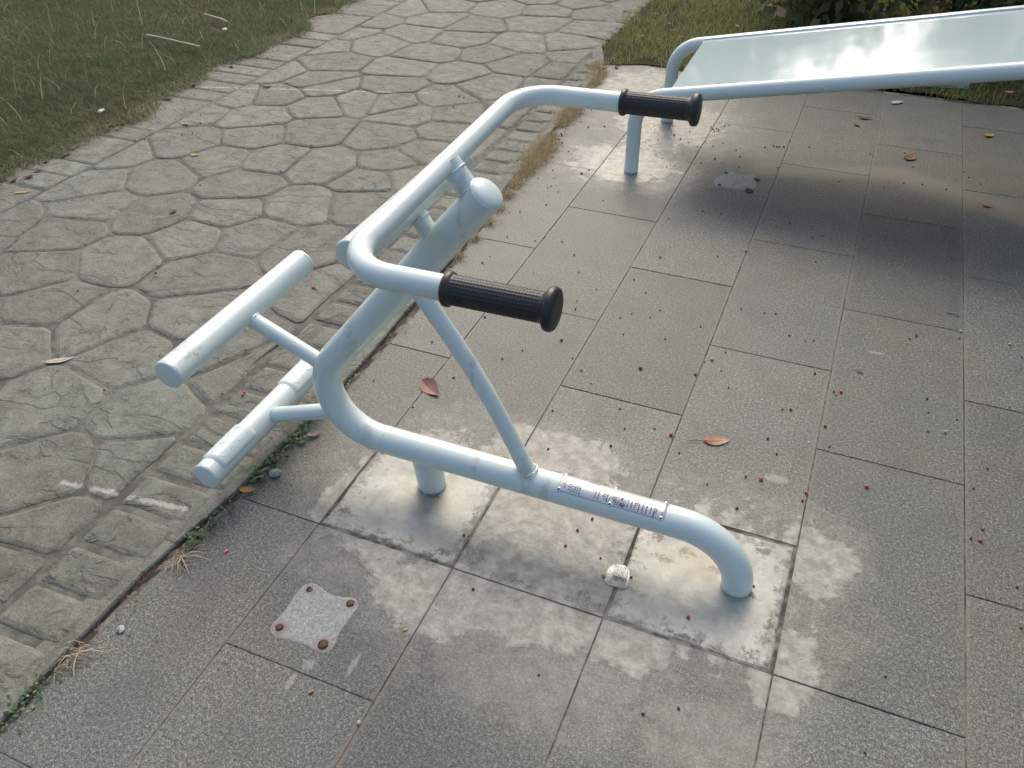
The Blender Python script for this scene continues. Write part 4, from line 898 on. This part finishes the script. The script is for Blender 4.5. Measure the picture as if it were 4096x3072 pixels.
blades('grass', xy, .002, .03, .085, .0025, .0045, M_GRASS2, 1.0, tintf=tint_r)
# straw-coloured grass dried out along the edge of the path
def tuft_line(pts, per, sx, sy):
    out = []
    for (x,y,w) in pts: out += [(x+random.gauss(0,sx*w), y+random.gauss(0,sy*w)) for _ in range(int(per*w))]
    return np.array(out)
random.seed(31)
dg = [(-1.34,2.62,.22),(-1.345,2.78,.25),(-1.35,2.93,.32),(-1.355,3.06,.35),(-1.37,3.2,.45),(-1.38,3.33,.6),(-1.395,3.46,.95),(-1.405,3.57,1.3),(-1.41,3.68,1.5),(-1.42,3.78,1.25),(-1.43,3.90,.5),(-1.44,4.10,.8),(-1.445,4.2,1.2),(-1.45,4.3,1.0),(-1.46,4.42,.3),(-1.465,4.62,.4),(-1.47,4.75,.7),(-1.49,4.88,1.0),(-1.55,5.02,1.1),(-1.333,2.3,.12)]
xy = tuft_line(dg, 620, .024, .050); blades('dry_grass', xy, 0, .010, .060, .0013, .0026, M_DRY, 2.8, (.15,1), 4, droop=.95)
xy = tuft_line([(a,b,c*.8) for a,b,c in dg if b > 3.4], 260, .026, .05); blades('dry_grass', xy, 0, .02, .045, .0018, .003, M_GRASS2, 1.8, (.6,1), 3)
# earth filling the crack between path and slabs
v = []; f = []; n = 160
for i in range(n+1):
    y = -1.5+6.6*i/n; e = edge_x(y); v += [(e-.032, y, -.006+random.uniform(-.004,.003)), (e-.012, y, -.002+random.uniform(-.004,.004)), (e+.008, y, -.0045)]
for i in range(n): a = 3*i; f += [(a,a+1,a+4,a+3),(a+1,a+2,a+5,a+4)]
cr = mesh_obj('crack_earth', v, f, M_SOIL, None, True); tag(cr, kind='structure')
def mat_weed():
    t = NT('weed_leaf'); a = t.n('ShaderNodeAttribute'); a.attribute_name = 'tint'; return t.set(color=t.ramp(a.outputs['Fac'], (0,(.022,.050,.018)), (.5,(.05,.105,.035)), (1,(.13,.17,.065))), rough=.5, spec=.35)
M_WEED = mat_weed()
def weed(x, y, n, sp, size, name='weed'):
    V = []; F = []; T = []
    for i in range(n):
        px_, py_ = x+random.gauss(0,sp*.45), y+random.gauss(0,sp); a = random.uniform(0,6.28); L = size*random.uniform(.6,1.3); w = L*.36; z0 = random.uniform(.002,.016); tl = random.uniform(-.2,.6)
        d = Vector((math.cos(a)*math.cos(tl), math.sin(a)*math.cos(tl), math.sin(tl))); s = Vector((-math.sin(a), math.cos(a), random.uniform(-.3,.3))); b = Vector((px_,py_,z0)); k = len(V)
        up = Vector((0,0,.12*L)); V += [b, b+d*L*.35+s*w*.8, b+d*L*.7+s*w, b+d*L, b+d*L*.7-s*w, b+d*L*.35-s*w*.8, b+d*L*.5+up]
        F += [(k,k+1,k+6),(k+1,k+2,k+6),(k+2,k+3,k+6),(k+3,k+4,k+6),(k+4,k+5,k+6),(k+5,k,k+6)]; T += [random.random()]*7
    o = mesh_obj(name, V, F, M_WEED, None, True); at = o.data.attributes.new('tint','FLOAT','POINT'); at.data.foreach_set('value', T); return o
for i,(x,y,n_,sp,sz,lab) in enumerate([(-1.326,1.525,5,.01,.014,'tiny round-leaved weed beside the bend of the frame tube'),(-1.326,1.465,46,.028,.015,'bushy green weed in the crack beside the pale curled leaf'),(-1.340,1.355,60,.04,.013,'dense green weed patch in the crack beside the pebble'),(-1.338,1.295,30,.022,.014,'small green weed in the crack just below the pebble'),
        (-1.350,1.135,50,.035,.009,'low mossy weed in the crack under the orange leaf'),(-1.352,1.075,44,.028,.011,'low green weed in the crack midway between orange leaf and straw'),(-1.357,1.02,34,.022,.013,'broad-leaved weed in the crack above the upper straw tuft'),(-1.362,.80,30,.05,.006,'thin mossy weed in the crack between the two straw tufts'),(-1.388,.60,26,.03,.008,'weed in the crack under the lower straw tuft'),(-1.398,.515,70,.035,.009,'dense dark green weed in the crack near the bottom left'),(-1.322,1.78,16,.03,.008,'tiny weed in the crack behind the bend of the frame'),(-1.32,2.08,16,.04,.008,'tiny weed in the crack behind the brace')]):
    tag(weed(x,y,n_,sp,sz), lab, 'weed')
random.seed(8)
for (x,y,lab,ends) in [(-1.350,.965,'upper tuft of dry straw stalks sticking out of the path crack',[(-1.290,.925),(-1.318,.912),(-1.27,.985),(-1.30,1.0)]),(-1.384,.645,'lower tuft of dry straw stalks sticking out of the path crack',[(-1.335,.585),(-1.315,.672),(-1.40,.60)])]:
    mb = MB()
    for (a,b) in ends: sweep(mb, [(x,y,.004),((x+a)/2,(y+b)/2,.018),(a,b,.006)], [.0017,.0016,.0010], 6, 'flat', 'flat')
    for i in range(34):
        a = random.uniform(-math.pi*.9, .5); L = random.uniform(.012,.05); bx, by = x+random.gauss(0,.008), y+random.gauss(0,.016)
        sweep(mb, [(bx,by,.002),(bx+L*.5*math.cos(a),by+L*.5*math.sin(a),random.uniform(.008,.02)),(bx+L*math.cos(a+.3),by+L*math.sin(a+.3),random.uniform(.003,.012))], [.0008,.0007,.0004], 5)
    o = mb.obj('straw_tuft', M_WOOD, None, True); tag(o, lab, 'straw')
# fine rootlets and straw bits in the crack
mb = MB()
for i in range(330):
    y = random.uniform(.3, 2.9); x = edge_x(y)-.012+random.gauss(0,.010); a = random.uniform(0,6.28); L = random.uniform(.008,.035)
    sweep(mb, [(x,y,.001),(x+L*.5*math.cos(a),y+L*.5*math.sin(a),random.uniform(.003,.010)),(x+L*math.cos(a+.4),y+L*math.sin(a+.4),.002)], [.0007,.0006,.0003], 4)
o = mb.obj('crack_litter', simple('root_bits', (.17,.11,.07), .8, .4, 200), None, False); tag(o, kind='stuff')
# grit on path and slabs
gv = []; gf = []
for i in range(1500):
    x = random.uniform(-3.5,-1.4) if i < 900 else random.uniform(-1.3,1.2); y = random.uniform(.4,5.0); z = PZ if i < 900 else 0; r = random.uniform(.0009,.0022)
    k = len(gv); gv += [(x-r,y-r*.7,z),(x+r,y-r*.5,z),(x+r*.2,y+r,z),(x,y,z+r*1.3)]; gf += [(k,k+1,k+3),(k+1,k+2,k+3),(k+2,k,k+3)]
o = mesh_obj('grit', gv, gf, simple('pale_grit', (.42,.40,.36), .9, .5, 300)); tag(o, kind='stuff')

# ------------------------------------------------------------------ shrubs behind the bench and the trees mirrored in it
def mat_leafy(name, st):
    t = NT(name); a = t.n('ShaderNodeAttribute'); a.attribute_name = 'tint'; c = t.ramp(a.outputs['Fac'], *st); t.set(color=c, rough=.45, spec=.4)
    tr = t.n('ShaderNodeBsdfTranslucent'); t.l(c, tr.inputs[0]); mx = t.n('ShaderNodeMixShader'); mx.inputs[0].default_value = .5
    t.l(t.b.outputs[0], mx.inputs[1]); t.l(tr.outputs[0], mx.inputs[2]); t.l(mx.outputs[0], t.out.inputs[0]); return t.m
M_SHRUB = mat_leafy('shrub_leaf', ((0,(.075,.095,.050)), (.5,(.165,.20,.095)), (.8,(.235,.245,.125)), (.93,(.32,.26,.17)), (1,(.38,.30,.21))))
M_TREEL = mat_leafy('tree_leaf', ((0,(.030,.050,.018)), (.6,(.065,.095,.030)), (1,(.11,.13,.045))))
M_BARK = simple('bark', (.085,.065,.048), .9, .4, 30)
def leaves_mesh(name, C, size, mat, up=.4):
    n = len(C); C = np.asarray(C); d = rng.normal(0,1,(n,3)); d[:,2] -= .35; d /= np.linalg.norm(d,axis=1)[:,None]
    s = np.cross(d, rng.normal(0,1,(n,3))+np.array([0,0,1.2])); s /= np.linalg.norm(s,axis=1)[:,None]; nn = np.cross(s,d)
    L = size*rng.uniform(.6,1.25,n)[:,None]; w = L*rng.uniform(.26,.36,n)[:,None]
    V = np.stack([C, C+d*L*.4+s*w+nn*L*.08, C+d*L, C+d*L*.4-s*w+nn*L*.08, C+d*L*.45], 1)
    k = (np.arange(n)*5)[:,None]; F = np.concatenate([k+np.array([[0,1,4]]), k+np.array([[1,2,4]]), k+np.array([[2,3,4]]), k+np.array([[3,0,4]])], 0)
    me = bpy.data.meshes.new(name); me.vertices.add(n*5); me.vertices.foreach_set('co', V.reshape(-1)); me.loops.add(F.size); me.loops.foreach_set('vertex_index', F.reshape(-1).astype(np.int32))
    me.polygons.add(len(F)); me.polygons.foreach_set('loop_start', (np.arange(len(F))*3).astype(np.int32)); me.update(calc_edges=True); me.validate()
    at = me.attributes.new('tint','FLOAT','POINT'); at.data.foreach_set('value', np.repeat(np.clip(rng.normal(.45,.25,n),0,1),5).astype(np.float32)); me.materials.append(mat)
    o = bpy.data.objects.new(name, me); COL.objects.link(o); return o
def shrub(x, y, rx, ry, h, n, label, size=.085):
    root = empty('shrub', (x,y,0)); tag(root, label, 'shrub', 'shrubs behind the bench')
    cl = [(random.uniform(-.75,.75)*rx, random.uniform(-.85,.75)*ry, random.uniform(.03,.92)*h, random.uniform(.16,.34)) for _ in range(40)]
    C = []
    for i in range(n):
        c = random.choice(cl); C.append((x+c[0]+random.gauss(0,c[3]*.6), y+c[1]+random.gauss(0,c[3]*.6), max(.03, c[2]+random.gauss(0,c[3]*.6))))
    o = leaves_mesh('foliage', C, size*1.1, M_SHRUB); fix_parent(o, root)
    for i in range(7):
        c = cl[i]; mb = MB(); bx, by = x+c[0]*.45, y+c[1]*.45; sweep(mb, [(bx,by,-.02),(bx+c[0]*.2,by+c[1]*.2,c[2]*.5+.1),(x+c[0],y+c[1],c[2]+.2)], [.010,.008,.004], 8); s = mb.obj('stem', M_BARK, None, True); fix_parent(s, root)
random.seed(17)
for (x,y,rx,ry,h,n_,lab) in [(-.42,6.55,.55,.40,1.15,3000,'loose leafy shrub at the left end of the row behind the bench'),(.60,6.62,.6,.5,1.30,3400,'dark green shrub behind the middle of the bench'),(1.55,6.7,.6,.5,1.45,3600,'olive green shrub behind the right part of the bench'),(2.6,6.9,.65,.5,1.7,4000,'dark shrub at the right end behind the bench'),(3.7,6.8,.7,.5,1.9,3800,'outermost shrub right of the bench')]:
    shrub(x,y,rx,ry,h,n_,lab)
def tree(x, y, h, cr, n, label):
    root = empty('leafy_tree', (x,y,0)); tag(root, label, 'tree', 'trees beyond the shrubs')
    mb = MB(); sweep(mb, [(x,y,-.1),(x+.05,y,h*.22),(x-.06,y+.05,h*.45),(x+.05,y,h*.8)], [.20,.15,.12,.04], 14)
    tips = []
    for i in range(9):
        a = i*2.4; z0 = max(2.6, h*(.34+.05*i)); t = (x+math.cos(a)*cr*.7, y+math.sin(a)*cr*.7, z0+h*.18); sweep(mb, [(x,y,z0),((x+t[0])/2,(y+t[1])/2,z0+h*.12),t], [.07,.045,.015], 8); tips.append(t)
    fix_parent(mb.obj('trunk', M_BARK, None, True), root)
    cl = [(t[0]+random.gauss(0,.5), t[1]+random.gauss(0,.5), t[2]+random.gauss(0,.5), random.uniform(.45,.9)) for t in tips for _ in range(3)] + [(x+random.gauss(0,cr*.4), y+random.gauss(0,cr*.4), h*random.uniform(.55,1), random.uniform(.5,.9)) for _ in range(16)]
    C = []
    for i in range(n): c = random.choice(cl); C.append((c[0]+random.gauss(0,c[3]*.55), c[1]+random.gauss(0,c[3]*.55), max(c[2]+random.gauss(0,c[3]*.5), 2.9+.4*math.sin(c[0]*3)) if h > 5 else c[2]+random.gauss(0,c[3]*.5)))
    fix_parent(leaves_mesh('crown', C, .26, M_TREEL), root)
random.seed(23)
for (x,y,h,cr,n_,lab) in [(-2.8,14.5,3.4,1.7,8000,'low leafy tree at the far end of the path'),(1.8,12.5,8.5,2.6,15000,'leafy tree mirrored in the left half of the bench board'),(4.3,11.0,8.0,2.6,15000,'leafy tree mirrored in the middle of the bench board'),(6.6,10.5,8.5,2.8,15000,'leafy tree mirrored in the right end of the bench board'),(9.2,8.6,7.5,2.6,9000,'leafy tree beyond the right end of the shrubs')]: tree(x,y,h,cr,n_,lab)
